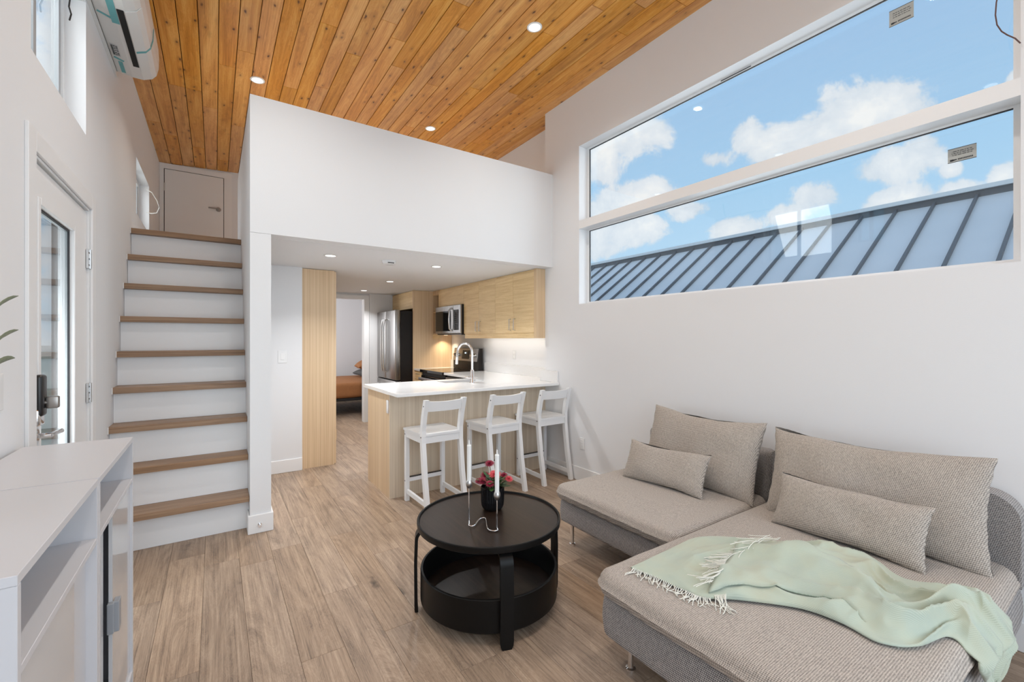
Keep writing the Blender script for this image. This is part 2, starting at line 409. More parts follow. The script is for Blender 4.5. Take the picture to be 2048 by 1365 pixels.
    def slab(s, x0, x1, y0, y1, z0, z1, r=0.04, cr=0.06, crown=0.01, n=10, bulge=0.0, wob=0.0, seed=0):
        """upholstered block: rounded plan corners, rolled edges, softly crowned top"""
        cx, cy = (x0+x1)/2, (y0+y1)/2; hx, hy = (x1-x0)/2, (y1-y0)/2
        def outline(ins):
            c2 = max(cr-ins, 0.004); pts = []
            for qx, qy, a0 in ((1, 1, 0), (-1, 1, 90), (-1, -1, 180), (1, -1, 270)):
                for k in range(n+1):
                    a = radians(a0+90*k/n)
                    pts.append((cx+qx*(hx-ins-c2)+c2*cos(a), cy+qy*(hy-ins-c2)+c2*sin(a)))
            out = []
            m = len(pts)
            for i in range(m):                      # extra points on the long sides
                p, q = pts[i], pts[(i+1) % m]; out.append(p)
                L = math.hypot(q[0]-p[0], q[1]-p[1])
                if i % (n+1) == n:
                    kk = 14
                    for j in range(1, kk): out.append((p[0]+(q[0]-p[0])*j/kk, p[1]+(q[1]-p[1])*j/kk))
            return out
        rings = []
        h = z1-z0; r = min(r, h/2)
        for k in range(5):
            a = radians(90*k/4); rings.append((r*(1-sin(a)), z0+r*(1-cos(a)), 0))
        for k in range(1, 4):
            f = k/4; rings.append((-bulge*sin(pi*f), z0+r+(h-2*r)*f, 0))
        for k in range(5):
            a = radians(90*k/4); rings.append((r*(1-cos(a)), z1-r+r*sin(a), 0))
        R = []
        for ins, z, _ in rings:
            R.append([(p[0], p[1], z) for p in outline(ins)])
        base = outline(r)
        for f in (0.85, 0.68, 0.5, 0.32, 0.15):
            R.append([(cx+(p[0]-cx)*f, cy+(p[1]-cy)*f, z1+crown*(1-f*f)) for p in base])
        vr = []
        for ring in R:
            rr = []
            for p in ring:
                v = Vector(p)
                if wob: 
                    d = mnoise.noise(v*5+Vector((seed, 0, 0)))*wob
                    v += Vector((d, d*0.6, d*0.5))
                rr.append(s.bm.verts.new(v))
            vr.append(rr)
        m = len(vr[0])
        for A, B in zip(vr, vr[1:]):
            for k in range(m): s.bm.faces.new((A[k], A[(k+1) % m], B[(k+1) % m], B[k]))
        s.bm.faces.new(vr[0][::-1])
        c = s.bm.verts.new((cx, cy, z1+crown))
        for k in range(m): s.bm.faces.new((vr[-1][k], vr[-1][(k+1) % m], c))
        return s
    def build(s, name, m, parent=None, sm=False, label=None, kind=None):
        bmesh.ops.recalc_face_normals(s.bm, faces=s.bm.faces[:])
        off = wloc(parent) if parent else Vector((0, 0, 0))
        if parent: bmesh.ops.translate(s.bm, verts=s.bm.verts[:], vec=-off)
        me = bpy.data.meshes.new(name); s.bm.to_mesh(me); s.bm.free()
        if sm: smooth(me, sm if sm is not True else 40)
        me.materials.append(M[m])
        o = link(name, me, parent)
        if label: o['label'] = label
        if kind: o['kind'] = kind
        return o
def own_origin(o):
    """move a top-level mesh object's origin to its base centre"""
    me = o.data; xs = [v.co for v in me.vertices]
    c = Vector((sum(v.x for v in xs)/len(xs), sum(v.y for v in xs)/len(xs), min(v.z for v in xs)))
    me.transform(Matrix.Translation(-c)); o.location = c
    return o
def copy_tree(o, parent=None):
    c = o.copy(); COL.objects.link(c); c.parent = parent
    for ch in list(o.children): copy_tree(ch, c)
    return c

# ================================================================ SHELL
XL, XR, XK = -0.6, 3.0, 3.24
YB = -1.7
def zc(x): return 3.70+0.047*(x+0.6)          # cedar ceiling height
SL = math.atan(0.047)

# floor with individual planks
fl = MB().box(XL-0.1, 3.45, YB-0.1, 10.6, -0.12, -0.012).build('floor', 'floor_back', kind='structure')
fw, flen = 0.182, 1.22
cache = {}
def plankmesh(key, w, l, th, m, bev):
    if key not in cache:
        mb = MB().box(0, w, 0, l, 0, th)
        bmesh.ops.bevel(mb.bm, geom=[e for e in mb.bm.edges], offset=bev, segments=1, affect='EDGES')
        bmesh.ops.recalc_face_normals(mb.bm, faces=mb.bm.faces[:])
        me = bpy.data.meshes.new('plank'); mb.bm.to_mesh(me); mb.bm.free(); me.materials.append(M[m]); cache[key] = me
    return cache[key]
row = 0; x = XL
while x < XK-0.01:
    w = min(fw, XK+0.0-x)
    y = YB - random.choice((0, .3, .61, .9)) + (0.13 if row % 2 else 0)
    while y < 10.4:
        a = max(y, YB); b = min(y+flen, 10.4)
        if b-a > 0.02:
            L = round(b-a, 2)
            o = link('plank', plankmesh(('f', round(w, 3), L), w-0.0010, L-0.0012, 0.012, 'oak_floor', 0.0007), fl)
            o.location = (x, a, -0.012)
        y += flen
    x += fw; row += 1

# cedar ceiling with individual planks
cb = MB().poly([(XL-.1, YB-.1, zc(XL-.1)+.02), (3.45, YB-.1, zc(3.45)+.02), (3.45, 7.5, zc(3.45)+.02), (XL-.1, 7.5, zc(XL-.1)+.02),
                (XL-.1, YB-.1, zc(XL-.1)+.12), (3.45, YB-.1, zc(3.45)+.12), (3.45, 7.5, zc(3.45)+.12), (XL-.1, 7.5, zc(XL-.1)+.12)],
               [(0, 1, 2, 3), (7, 6, 5, 4), (0, 4, 5, 1), (1, 5, 6, 2), (2, 6, 7, 3), (3, 7, 4, 0)]).build('ceiling', 'ceiling_back', kind='structure')
cw = 0.1250; x = XL; row = 0
while x < XK-0.01:
    y = YB-random.uniform(0, 2.4)
    while y < 7.31:
        l = random.choice((1.5, 1.8, 2.1, 2.4, 2.7, 3.0))
        a = max(y, YB); b = min(y+l, 7.31)
        if b-a > 0.03:
            L = round(b-a, 1) if b-a > 0.3 and b < 7.3 and a > YB else round(b-a, 3)
            o = link('plank', plankmesh(('c', L), cw-0.0045, L-0.003, 0.018, 'cedar', 0.0025), cb)
            o.location = (x, a, zc(x)); o.rotation_euler = (0, -SL, 0)
        y += l
    x += cw; row += 1

# left wall with two high windows and the entry door opening
def wall_x(name, x0, x1, y0, y1, z0, z1, holes, m='wall'):
    """wall perpendicular to x, holes as (y0,y1,z0,z1) sorted by y"""
    mb = MB(); y = y0
    for (a, b, c, d) in holes:
        if a > y: mb.box(x0, x1, y, a, z0, z1)
        if c > z0: mb.box(x0, x1, a, b, z0, c)
        if d < z1: mb.box(x0, x1, a, b, d, z1)
        y = b
    mb.box(x0, x1, y, y1, z0, z1)
    return mb.build(name, m, kind='structure')
NW = (2.494, 3.385, 2.545, 3.29); FW = (5.28, 6.24, 2.56, 3.08); DR = (2.51, 3.482, 0.0, 2.152)
mb = MB(); x0, x1 = XL-0.13, XL
for (a, b) in ((YB, 1.93), (2.27, 2.494), (3.482, 5.28), (6.24, 10.5)): mb.box(x0, x1, a, b, -0.01, 3.95)
mb.box(x0, x1, 1.93, 2.27, -0.01, 2.62).box(x0, x1, 1.93, 2.27, 3.08, 3.95)
mb.box(x0, x1, 2.494, 2.51, -0.01, 2.545).box(x0, x1, 2.51, 3.482, 2.152, 2.545).box(x0, x1, 3.385, 3.482, 2.545, 3.95)
mb.box(x0, x1, 2.494, 3.385, 3.29, 3.95)
mb.box(x0, x1, 5.28, 6.24, -0.01, 2.56).box(x0, x1, 5.28, 6.24, 3.08, 3.95)
mb.build('wall_left', 'wall', kind='structure')

# right living room wall with the long two-light window
WY0, WY1, WZ0, WZ1 = 0.363, 3.258, 1.75, 3.32
mb = MB()
for xa, xb, (a, b, c, d) in ((XR, 3.131, (WY0, WY1, WZ0, WZ1)), (3.131, XK, (WY0-.15, WY1+.15, WZ0-.10, WZ1+.16))):
    mb.box(xa, xb, YB, a, -.01, 3.95).box(xa, xb, b, 3.80, -.01, 3.95).box(xa, xb, a, b, -.01, c).box(xa, xb, a, b, d, 3.95)
mb.build('wall_right', 'wall', kind='structure')
MB().box(XK, XK+0.14, 3.6, 10.5, -0.01, 3.97).build('wall_kitchen', 'wall', kind='structure')
# back wall, out of sight behind the camera, with the glazed opening the daylight comes from
mb = MB().box(XL-.1, -0.3, YB-.15, YB, -.01, 3.95).box(2.8, XK+.1, YB-.15, YB, -.01, 3.95).box(-.3, 2.8, YB-.15, YB, 3.2, 3.95)
mb.box(-.3, 2.8, YB-.15, YB, -.01, .1); mb.build('wall_back', 'wall', kind='structure')

# loft: parapet, stair half wall, floor slab
MB().box(0.208, XR, 3.67, 3.80, 2.172, 3.163).build('wall_parapet', 'wall', kind='structure')
mb = MB().box(0.208, 0.342, 3.67, 5.73, -0.01, 2.17).box(0.208, 0.342, 3.801, 5.73, 2.17, 3.163); 
mb.build('wall_stair', 'wall', kind='structure')
mb = MB().box(0.342, XK, 3.80, 7.56, 2.17, 2.35); mb.build('ceiling_kitchen', 'wall', kind='structure')
MB().box(XL, 0.342, 5.02, 7.32, 2.17, 2.35).build('floor_loft', 'wall', kind='structure')
MB().box(XL-.05, XK+.05, 7.31, 7.45, 2.35, 3.93).build('wall_loft', 'wall', kind='structure')
# kitchen far wall with bedroom doorway
mb = MB().box(XL, 1.25, 7.55, 7.67, -.01, 2.45).box(2.08, XK, 7.55, 7.67, -.01, 2.45).box(1.25, 2.08, 7.55, 7.67, 2.073, 2.45)
mb.build('wall_bedroom', 'wall', kind='structure')
MB().box(0.342, 0.775, 5.17, 7.55, -.01, 2.17).build('wall_hall', 'wall', kind='structure')
MB().box(XL-.1, XK+.14, 10.4, 10.5, -.01, 2.6).build('wall_far', 'wall', kind='structure')
MB().box(XL-.1, XK+.14, 7.67, 10.5, 2.4, 2.5).build('ceiling_bedroom', 'wall', kind='structure')
# bedroom door casing
t = thing('trim_1', None, None, (1.665, 7.545, 0), kind='structure')
MB().box(2.08, 2.165, 7.528, 7.55, 0, 2.14, .003).build('casing', 'trim', t)
MB().box(1.165, 1.25, 7.528, 7.55, 0, 2.14, .003).build('casing', 'trim', t)
MB().box(1.25, 2.08, 7.528, 7.55, 2.073, 2.14, .003).build('head_casing', 'trim', t)
MB().box(2.172, 2.19, 7.535, 7.55, 0, 2.17).build('casing', 'trim', t)

# baseboards
def board(name, *b):
    mb = MB()
    for q in b: mb.box(*q, 0, 0.135, 0.004, 1)
    return mb.build(name, 'trim', kind='structure')
board('baseboard_right', (XR-.014, XR, YB, 3.795))
board('baseboard_left', (XL, XL+.014, YB, 2.42), (XL, XL+.014, 3.56, 3.80))
board('baseboard_stair', (0.194, 0.356, 3.656, 3.67), (0.342, 0.356, 3.67, 5.17), (0.194, 0.208, 3.67, 3.812))
board('baseboard_hall', (0.356, 0.775, 5.156, 5.17))
MB().box(0.20, 0.215, 5.73, 5.745, 2.35, 2.49).box(.208, .342, 5.73, 5.745, 2.35, 2.47).build('baseboard_loft', 'trim', kind='structure')

# ---------------------------------------------------------------- right window
GX = 3.12
t = thing('window_1', None, None, (3.06, 1.81, WZ0), kind='structure')
mb = MB().box(GX-.012, GX+.009, WY0, WY0+.036, WZ0, WZ1).box(GX-.012, GX+.009, WY1-.034, WY1, WZ0, WZ1)
mb.box(GX-.012, GX+.009, WY0+.036, WY1-.034, WZ0, WZ0+.026).box(GX-.012, GX+.009, WY0+.036, WY1-.034, WZ1-.018, WZ1)
mb.build('window_frame', 'vinyl', t)
MB().box(XR, GX-.0125, WY0, WY1, 2.498, 2.578).box(GX-.0125, GX+.009, WY0+.036, WY1-.034, 2.498, 2.578).build('transom', 'trim', t)
MB().box(GX-.012, GX+.009, WY0+.036, WY1-.034, 2.578, 2.60).box(GX-.012, GX+.009, WY0+.036, WY1-.034, 2.487, 2.498).build('sash_rail', 'vinyl', t)
for z0, z1 in ((WZ0+.026, 2.487), (2.60, WZ1-.018)):
    MB().box(GX, GX+.008, WY0+.036, WY1-.034, z0, z1).build('pane', 'glass', t)
    y0, y1 = WY0+.036, WY1-.034; g = .005
    mb = MB().box(GX-.011, GX-.001, y0, y1, z1-g, z1).box(GX-.011, GX-.001, y1-g, y1, z0, z1-g)
    mb.build('gasket', 'gasket', t)
# dark weep slots at the head
MB().box(GX-.014, GX-.0125, 1.62, 1.84, WZ1-.010, WZ1-.004).build('slot', 'gasket', t)
def glass_label(y0, y1, z0, z1, txt):
    o = thing('window_label', txt, 'sticker', (GX-.003, (y0+y1)/2, z0))
    MB().box(GX-.0025, GX-.0005, y0, y1, z0, z1).build('paper', 'sticker', o)
    MB().box(GX-.0035, GX-.0026, y0, y1, z1-.0022, z1).build('border', 'ink_dark', o); MB().box(GX-.0035, GX-.0026, y0, y1, z0, z0+.0022).build('border', 'ink_dark', o)
    mb = MB(); h = z1-z0; w = y1-y0; random.seed(int(z0*1000))
    for k, (a, b) in enumerate(((.15, .85), (.1, .86), (.14, .84))):
        zz = z1-h*(.24+.13*k); yy = y0+w*a
        while yy < y0+w*b:
            l = random.uniform(.004, .014); mb.box(GX-.0035, GX-.0026, yy, min(yy+l, y0+w*b), zz-.0018, zz+.0018); yy += l+.003
    mb.build('print', 'ink', o)
    mb = MB()
    yy = y0+w*.12; zz = z0+h*.18
    while yy < y0+w*.62: mb.box(GX-.0035, GX-.0026, yy, yy+.0035, zz-.0035, zz+.0035); yy += .0055
    for k, r in enumerate((.006, .004, .003)):
        yc = y0+w*(.86-.075*k); mb.box(GX-.0035, GX-.0026, yc-r, yc+r, zz-r, zz+r*.6)
    mb.build('logo', 'ink_dark', o)
glass_label(0.757, 0.861, 3.137, 3.226, 'grey printed label stuck on the upper window pane')
glass_label(0.521, 0.624, 2.300, 2.371, 'grey printed label stuck on the lower window pane')
o = MB().tube([(2.97, 0.403, 3.073), (2.97, 0.425, 2.997), (2.97, 0.433, 2.945), (2.97, 0.436, 2.889), (2.97, 0.431, 2.841), (2.97, 0.417, 2.803), (2.97, 0.399, 2.776), (2.97, 0.376, 2.748), (2.999, 0.364, 2.731)], .0028, 6).build('dangling_wire', 'wire_brown', sm=True)
tag(own_origin(o), 'thin brown wire hanging loose before the corner of the upper window', 'wire')

# ---------------------------------------------------------------- left windows
def left_window(name, Y0, Y1, Z0, Z1, near):
    t = thing(name, None, None, (XL-.1, (Y0+Y1)/2, Z0), kind='structure')
    xa, xb = XL-.13, XL-.085
    f = .036
    MB().box(xa, xb, Y0, Y0+f, Z0, Z1).box(xa, xb, Y1-f, Y1, Z0, Z1).box(xa, xb, Y0+f, Y1-f, Z0, Z0+f).box(xa, xb, Y0+f, Y1-f, Z1-f, Z1).build('window_frame', 'vinyl', t)
    ym = (Y0+Y1)/2
    MB().box(xa+.005, xb-.01, Y1-f-.03, Y1-f, Z0+f, Z1-f).box(xa+.005, xb-.01, ym-.02, ym+.02, Z0+f, Z1-f).box(xa+.005, xb-.01, ym+.02, Y1-f-.03, Z0+f, Z0+f+.025).build('sash', 'vinyl_grey', t)
    MB().box(xa+.01, xa+.016, Y0+f, ym-.02, Z0+f, Z1-f).build('pane', 'glass', t)
    MB().box(xa+.02, xa+.026, ym+.02, Y1-f-.03, Z0+f+.025, Z1-f).build('pane', 'glass', t)
left_window('window_2', *NW, True)
left_window('window_3', *FW, False)
left_window('window_4', 1.93, 2.27, 2.62, 3.08, False)
o = MB().tube([(-.655, 3.30, 3.29), (-.65, 3.31, 3.24), (-.655, 3.315, 3.20), (-.645, 3.31, 3.16), (-.65, 3.30, 3.12)], .004, 5).build('window_cable', 'black_plastic', sm=True)
tag(own_origin(o), 'short black cable end hanging in the reveal of the near high window', 'cable')
o = MB().tube([(-.62, 6.2, 3.02), (-.60, 6.1, 3.0), (-.56, 6.05, 2.97), (-.52, 6.1, 2.9), (-.505, 6.15, 2.84), (-.53, 6.2, 2.79), (-.58, 6.22, 2.78), (-.62, 6.225, 2.79)], .0045, 6).build('white_cable', 'wire_white', sm=True)
tag(own_origin(o), 'white cable loop sticking out of the far high window reveal', 'cable')

# ---------------------------------------------------------------- entry door in the left wall
t = thing('door_1', None, None, (XL-.05, 3.0, 0), kind='structure')
X0 = XL-.048; X1 = XL-.012
mb = MB()
for a, b in ((2.42, 2.512), (3.480, 3.562)): mb.box(XL, XL+.012, a, b, 0, 2.235, .002, 1)
mb.box(XL, XL+.012, 2.512, 3.480, 2.15, 2.235, .002, 1)
mb.build('casing', 'trim', t)
MB().box(XL-.13, XL-.001, 2.511, 2.522, 0, 2.151).box(XL-.13, XL-.001, 3.468, 3.481, 0, 2.151).box(XL-.13, XL-.001, 2.522, 3.468, 2.138, 2.151).build('door_frame', 'trim', t)
gy0, gy1, gz0, gz1 = 2.60, 3.19, 0.22, 1.99
MB().box(X0, X1, 2.526, gy0, .01, 2.128).box(X0, X1, gy1, 3.464, .01, 2.128).box(X0, X1, gy0, gy1, .01, gz0).box(X0, X1, gy0, gy1, gz1, 2.128).build('door_leaf', 'trim', t)
mb = MB(); w = .028
for (a, b, c, d) in ((gy0-.004, gy0+w, gz0, gz1), (gy1-w, gy1+.004, gz0, gz1), (gy0+w, gy1-w, gz0-.004, gz0+w), (gy0+w, gy1-w, gz1-w, gz1+.004)):
    mb.box(X0-.006, X1+.010, a, b, c, d, .003, 1)
mb.build('glazing_bead', 'trim', t)
MB().box(X0+.010, X0+.018, gy0+w, gy1-w, gz0+w, gz1-w).build('pane', 'door_glass', t)
MB().box(X0+.019, X0+.026, gy1-w-.010, gy1-w, gz0+w, gz1-w).box(X0+.019, X0+.026, gy0+w, gy1-w-.01, gz1-w-.01, gz1-w).build('gasket', 'gasket', t)
for z in (0.28, 1.093, 1.861):
    h = MB().box(XL-.010, XL+.001, 3.440, 3.484, z-.055, z+.055, .001, 1).tube([(XL+.003, 3.464, z-.055), (XL+.003, 3.464, z+.055)], .007, 10).build('hinge', 'silver', t, sm=True)
    mb = MB()
    for dz in (-.035, 0, .035): mb.tube([(XL-.001, 3.452, z+dz), (XL+.003, 3.452, z+dz)], .004, 8)
    mb.build('screw', 'gasket', h)
k = MB().box(X1, X1+.035, 2.535, 2.60, 1.085, 1.255, .012, 3).build('keypad_lock', 'black_plastic', t, sm=True)
MB().box(X1, X1+.028, 2.532, 2.603, 1.045, 1.12, .012, 3).box(X1, X1+.014, 2.530, 2.605, 1.12, 1.25, .006, 2).build('chrome_housing', 'chrome', k, sm=True)
MB().box(X1+.036, X1+.075, 2.560, 2.590, 1.115, 1.165, .006, 2).tube([(X1+.03, 2.57, 1.14), (X1+.045, 2.57, 1.14)], .01, 12).build('thumb_turn', 'nickel', k, sm=True)
h = MB().lathe((0, 0), [(0, 0)], 3) if False else MB()
h.tube([(X1, 2.567, 1.005), (X1+.012, 2.567, 1.005)], .032, 20).tube([(X1+.01, 2.567, 1.005), (X1+.055, 2.567, 1.005)], .011, 12)
h.tube([(X1+.05, 2.562, 1.005), (X1+.056, 2.60, 1.006), (X1+.055, 2.65, 1.004), (X1+.053, 2.70, 1.0)], [.010, .009, .009, .011], 12)
h.build('lever_handle', 'chrome', t, sm=True)
MB().box(X0-.012, X0-.010, 2.66, 2.76, 1.19, 1.32).build('notice', 'sticker', t)
mb = MB()
for q, (a, b) in enumerate(((.012, .088), (.016, .082), (.03, .07), (.01, .09))):
    zz = 1.30-.022*q-(.01 if q > 1 else 0); mb.box(X0-.0135, X0-.0121, 2.66+a, 2.66+b, zz-.004, zz+.002); mb.box(X0-.0099, X0-.0088, 2.66+a, 2.66+b, zz-.004, zz+.002)
mb.build('print', 'ink', t)

# ---------------------------------------------------------------- loft door
MB().box(-.915, XL-.131, 4.2, 7.8, -.8, 2.42).build('wall_porch', 'porch', kind='structure')
t = thing('door_2', None, None, (-.23, 7.31, 2.35), kind='structure')
MB().box(-.545, .098, 7.292, 7.305, 2.36, 3.625).build('door_leaf', 'trim', t)
MB().box(-.598, -.553, 7.288, 7.31, 2.35, 3.70).box(.105, .195, 7.288, 7.31, 2.35, 3.715).box(-.553, .105, 7.288, 7.31, 3.632, 3.70).build('casing', 'trim', t)
MB().box(-.553, .105, 7.306, 7.3095, 2.35, 3.632).build('shadow_gap', 'dark_gap', t)
h = MB().tube([(.04, 7.292, 3.185), (.04, 7.28, 3.185)], .03, 18).tube([(.04, 7.28, 3.185), (.04, 7.245, 3.185)], .01, 10).tube([(.045, 7.245, 3.185), (-.075, 7.245, 3.187)], .009, 10)
h.build('lever_handle', 'nickel', t, sm=True)
MB().box(-.556, -.540, 7.283, 7.292, 3.34, 3.44).build('hinge', 'silver', t)

# ---------------------------------------------------------------- staircase
t = thing('staircase', 'white staircase with oak treads climbing to the loft beside the left wall', 'stairs', (-.2, 3.8, 0))
NY = [3.72, 3.86, 3.98, 4.12, 4.27, 4.41, 4.58, 4.75, 4.93]
NZ = [.262, .535, .803, 1.058, 1.31, 1.576, 1.844, 2.10, 2.352]
RY = [3.812]+[y+.06 for y in NY[1:]]
for i in range(9):
    y1 = RY[i+1]-.001 if i < 8 else 5.02
    MB().box(XL+.001, .207, NY[i], y1, NZ[i]-.043, NZ[i], .0025, 2).build('tread', 'oak_tread', t)
    z0 = 0 if i == 0 else NZ[i-1]+.0005
    MB().box(XL+.001, .2075, RY[i], RY[i]+.018, z0, NZ[i]-.0435).build('riser', 'white_paint', t)
for i in range(9):
    MB().box(XL+.001, XL+.006, NY[i]-.004, NY[i]-.0005, NZ[i]-.045, NZ[i]+.002).build('caulk_line', 'trim', t)

# doorstop on the post foot
t = thing('door_stop', 'small chrome door stop screwed on the white baseboard of the stair post', 'door stop', (.268, 3.656, .06))
MB().tube([(.268, 3.656, .062), (.268, 3.651, .062)], .014, 16).build('base', 'chrome', t, sm=True)
MB().tube([(.268, 3.651, .062), (.268, 3.625, .060)], .006, 12).tube([(.268, 3.625, .060), (.268, 3.618, .060)], .010, 12).build('stem', 'chrome', t, sm=True)

# ================================================================ KITCHEN
# tall wood cabinet at the hall
t = thing('tall_cabinet', 'floor to ceiling light wood cabinet beside the white wall with the light switch', 'cabinet', (.95, 5.2, 0))
MB().box(.777, 1.11, 5.20, 7.53, .0, 2.165).build('carcass', 'laminate_v', t)
for k in range(3):
    d = MB().box(1.1105, 1.128, 5.204+.58*k, 5.78+.58*k, .01, 2.155, .001, 1).build('door', 'laminate_v', t)
MB().box(1.129, 1.142, 5.25, 5.268, .26, .38, .003, 1).build('handle', 'laminate_h', t)

# peninsula
t = thing('peninsula', 'pale wood grain kitchen peninsula behind the three white bar stools', 'kitchen island', (2.1, 4.1, 0))
MB().box(1.27, 2.999, 3.795, 3.815, 0, .914).build('front_panel', 'laminate_pen', t)
MB().box(1.27, 1.29, 3.8155, 4.46, 0, .914).build('end_panel', 'laminate_v', t)
MB().box(1.2905, 2.60, 4.44, 4.46, .1, .914).build('rear_panel', 'laminate_v', t)
MB().box(1.2905, 2.60, 3.8155, 4.39, .0, .1).build('plinth', 'dark_gap', t)
o = MB().box(1.262, 1.2695, 3.822, 3.875, .744, .861, .003, 2).build('wall_outlet', 'gloss_white', sm=True)
tag(own_origin(o), 'white outlet plate on the end of the wood peninsula', 'outlet')

# worktop with sink hole
CZ0, CZ1 = .915, .945
sx0, sx1, sy0, sy1 = 1.98, 2.46, 4.17, 4.40
t = thing('worktop', 'white quartz worktop over the peninsula with low upstand', 'countertop', (2.2, 4.0, .915))
mb = MB()
mb.box(1.25, 2.9995, 3.56, 3.7995, CZ0, CZ1, .003, 1).box(1.25, 3.2395, 3.8, sy0, CZ0, CZ1)
mb.box(1.25, sx0, sy0, 4.55, CZ0, CZ1).box(sx1, 3.2395, sy0, 4.55, CZ0, CZ1).box(sx0, sx1, sy1, 4.55, CZ0, CZ1)
mb.box(2.585, 3.2395, 4.55, 5.495, CZ0, CZ1)
mb.build('slab', 'quartz', t)
MB().box(2.98, 2.9995, 3.57, 3.87, CZ1, CZ1+.118, .002, 1).box(3.22, 3.2395, 3.80, 5.495, CZ1, CZ1+.12, .002, 1).build('upstand', 'quartz', t)
t = thing('corner_worktop', 'small white worktop strip between the range and the tall wood panel', 'countertop', (2.9, 6.44, .915))
MB().box(2.585, 3.2395, 6.305, 6.578, CZ0, CZ1).build('slab', 'quartz', t)
MB().box(3.22, 3.2395, 6.305, 6.578, CZ1, CZ1+.12).build('upstand', 'quartz', t)
t = thing('sink', 'stainless undermount sink set in the white peninsula worktop', 'sink', (2.22, 4.28, .72))
mb = MB(); a = .002
mb.box(sx0-.012, sx0+a, sy0-.012, sy1+.012, .72, .914).box(sx1-a, sx1+.012, sy0-.012, sy1+.012, .72, .914)
mb.box(sx0+a, sx1-a, sy0-.012, sy0+a, .72, .914).box(sx0+a, sx1-a, sy1-a, sy1+.012, .72, .914).box(sx0+a, sx1-a, sy0+a, sy1-a, .72, .728)
mb.build('bowl', 'steel', t)
MB().lathe((2.22, 4.285), [(0, .7285), (.035, .7285), (.04, .732), (0, .732)], 20).build('drain', 'chrome', t, sm=True)
# tap
fx, fy = 2.218, 4.03
t = thing('kitchen_tap', 'tall chrome gooseneck tap standing on the peninsula worktop', 'tap', (fx, fy, CZ1))
MB().lathe((fx, fy), [(0, CZ1), (.027, CZ1), (.027, CZ1+.006), (.019, CZ1+.016), (.019, CZ1+.13), (.014, CZ1+.14), (0, CZ1+.14)], 24).build('body', 'chrome', t, sm=True)
pts = [(fx, fy, CZ1+.13), (fx, fy, 1.255)]
dx, dy = -.088, .165
for k in range(1, 13):
    a = pi*k/12*.93; f = (1-cos(a))/2
    pts.append((fx+dx*f, fy+dy*f, 1.255+.10*sin(a)+(-.0)*f))
pts.append((fx+dx*1.03, fy+dy*1.03, 1.20))
MB().tube(pts, .0125, 14).build('spout', 'chrome', t, sm=True)
e = Vector(pts[-1])
MB().tube([e+Vector((0, 0, .01)), e+Vector((-.002, .004, -.065))], [.0155, .0165], 14).build('spray_head', 'chrome', t, sm=True)
MB().tube([(fx, fy, 1.0), (fx-.045, fy-.005, 1.002)], .012, 12).tube([(fx-.045, fy-.005, 1.002), (fx-.085, fy-.01, 1.012)], [.008, .005], 10).build('lever', 'chrome', t, sm=True)

# base units on the kitchen wall
t = thing('dishwasher', 'stainless dishwasher front under the worktop between peninsula and range', 'dishwasher', (2.9, 5.0, 0))
MB().box(2.63, 3.239, 4.56, 5.49, .1, .913).build('body', 'fridge_side', t)
MB().box(2.606, 2.629, 4.565, 5.485, .12, .885, .003, 1).build('door', 'steel', t)
MB().box(2.585, 2.60, 4.70, 5.35, .80, .82, .003, 1).build('handle', 'steel', t)
MB().box(2.68, 3.2, 4.56, 5.49, 0, .1).build('plinth', 'dark_gap', t)
t = thing('drawer_unit', 'narrow wood drawer unit squeezed between range and fridge panel', 'cabinet', (2.9, 6.44, 0))
MB().box(2.62, 3.239, 6.305, 6.575, .1, .913).build('carcass', 'laminate_v', t)
for z0, z1 in ((.12, .38), (.385, .645), (.65, .775), (.78, .905)):
    d = MB().box(2.60, 2.619, 6.307, 6.573, z0, z1-.004, .001, 1).build('drawer', 'laminate_h', t)
    MB().tube([(2.60, 6.38, z1-.04), (2.577, 6.38, z1-.04), (2.577, 6.50, z1-.04), (2.60, 6.50, z1-.04)], .004, 6).build('handle', 'nickel', d)
MB().box(2.68, 3.2, 6.305, 6.575, 0, .1).build('plinth', 'dark_gap', t)

# range
t = thing('range', 'black and stainless electric range against the kitchen wall', 'stove', (2.9, 5.9, 0))
ry0, ry1 = 5.50, 6.30
MB().box(2.61, 3.2, ry0+.003, ry1-.003, .06, .905, .003, 1).build('body', 'fridge_side', t)
MB().box(2.565, 3.13, ry0, ry1, .906, .948, .006, 2).build('cooktop', 'black_glass', t)
d = MB().box(2.585, 2.609, ry0+.01, ry1-.01, .25, .86, .004, 1).build('oven_door', 'black_glass', t)
mb = MB().box(2.528, 2.552, ry0+.03, ry1-.03, .795, .835, .008, 2)
for y in (ry0+.06, ry1-.06): mb.box(2.55, 2.586, y-.015, y+.015, .80, .83)
mb.build('handle', 'steel', d)
MB().box(2.585, 2.609, ry0+.01, ry1-.01, .07, .24, .004, 1).build('drawer', 'steel', t)
bgp = MB().prism([(3.13, .949), (3.2, .949), (3.2, 1.265), (3.155, 1.265), (3.13, 1.08)], 'y', ry0, ry1).build('backguard', 'fridge_side', t)
MB().prism([(3.121, 1.075), (3.129, 1.075), (3.155, 1.262), (3.147, 1.262)], 'y', ry0+.03, ry1-.005).build('control_panel', 'steel', bgp)
MB().prism([(3.119, 1.105), (3.1225, 1.105), (3.143, 1.235), (3.139, 1.235)], 'y', 5.78, 6.0).build('display', 'black_glass', bgp)
MB().prism([(3.121, 1.185), (3.124, 1.185), (3.127, 1.205), (3.124, 1.205)], 'y', 5.87, 5.905).build('clock_digits', 'display', bgp)
for y in (5.60, 5.68, 6.12, 6.22):
    MB().tube([(3.135, y, 1.165), (3.092, y, 1.16)], [.024, .020], 16).build('knob', 'chrome', bgp, sm=True)

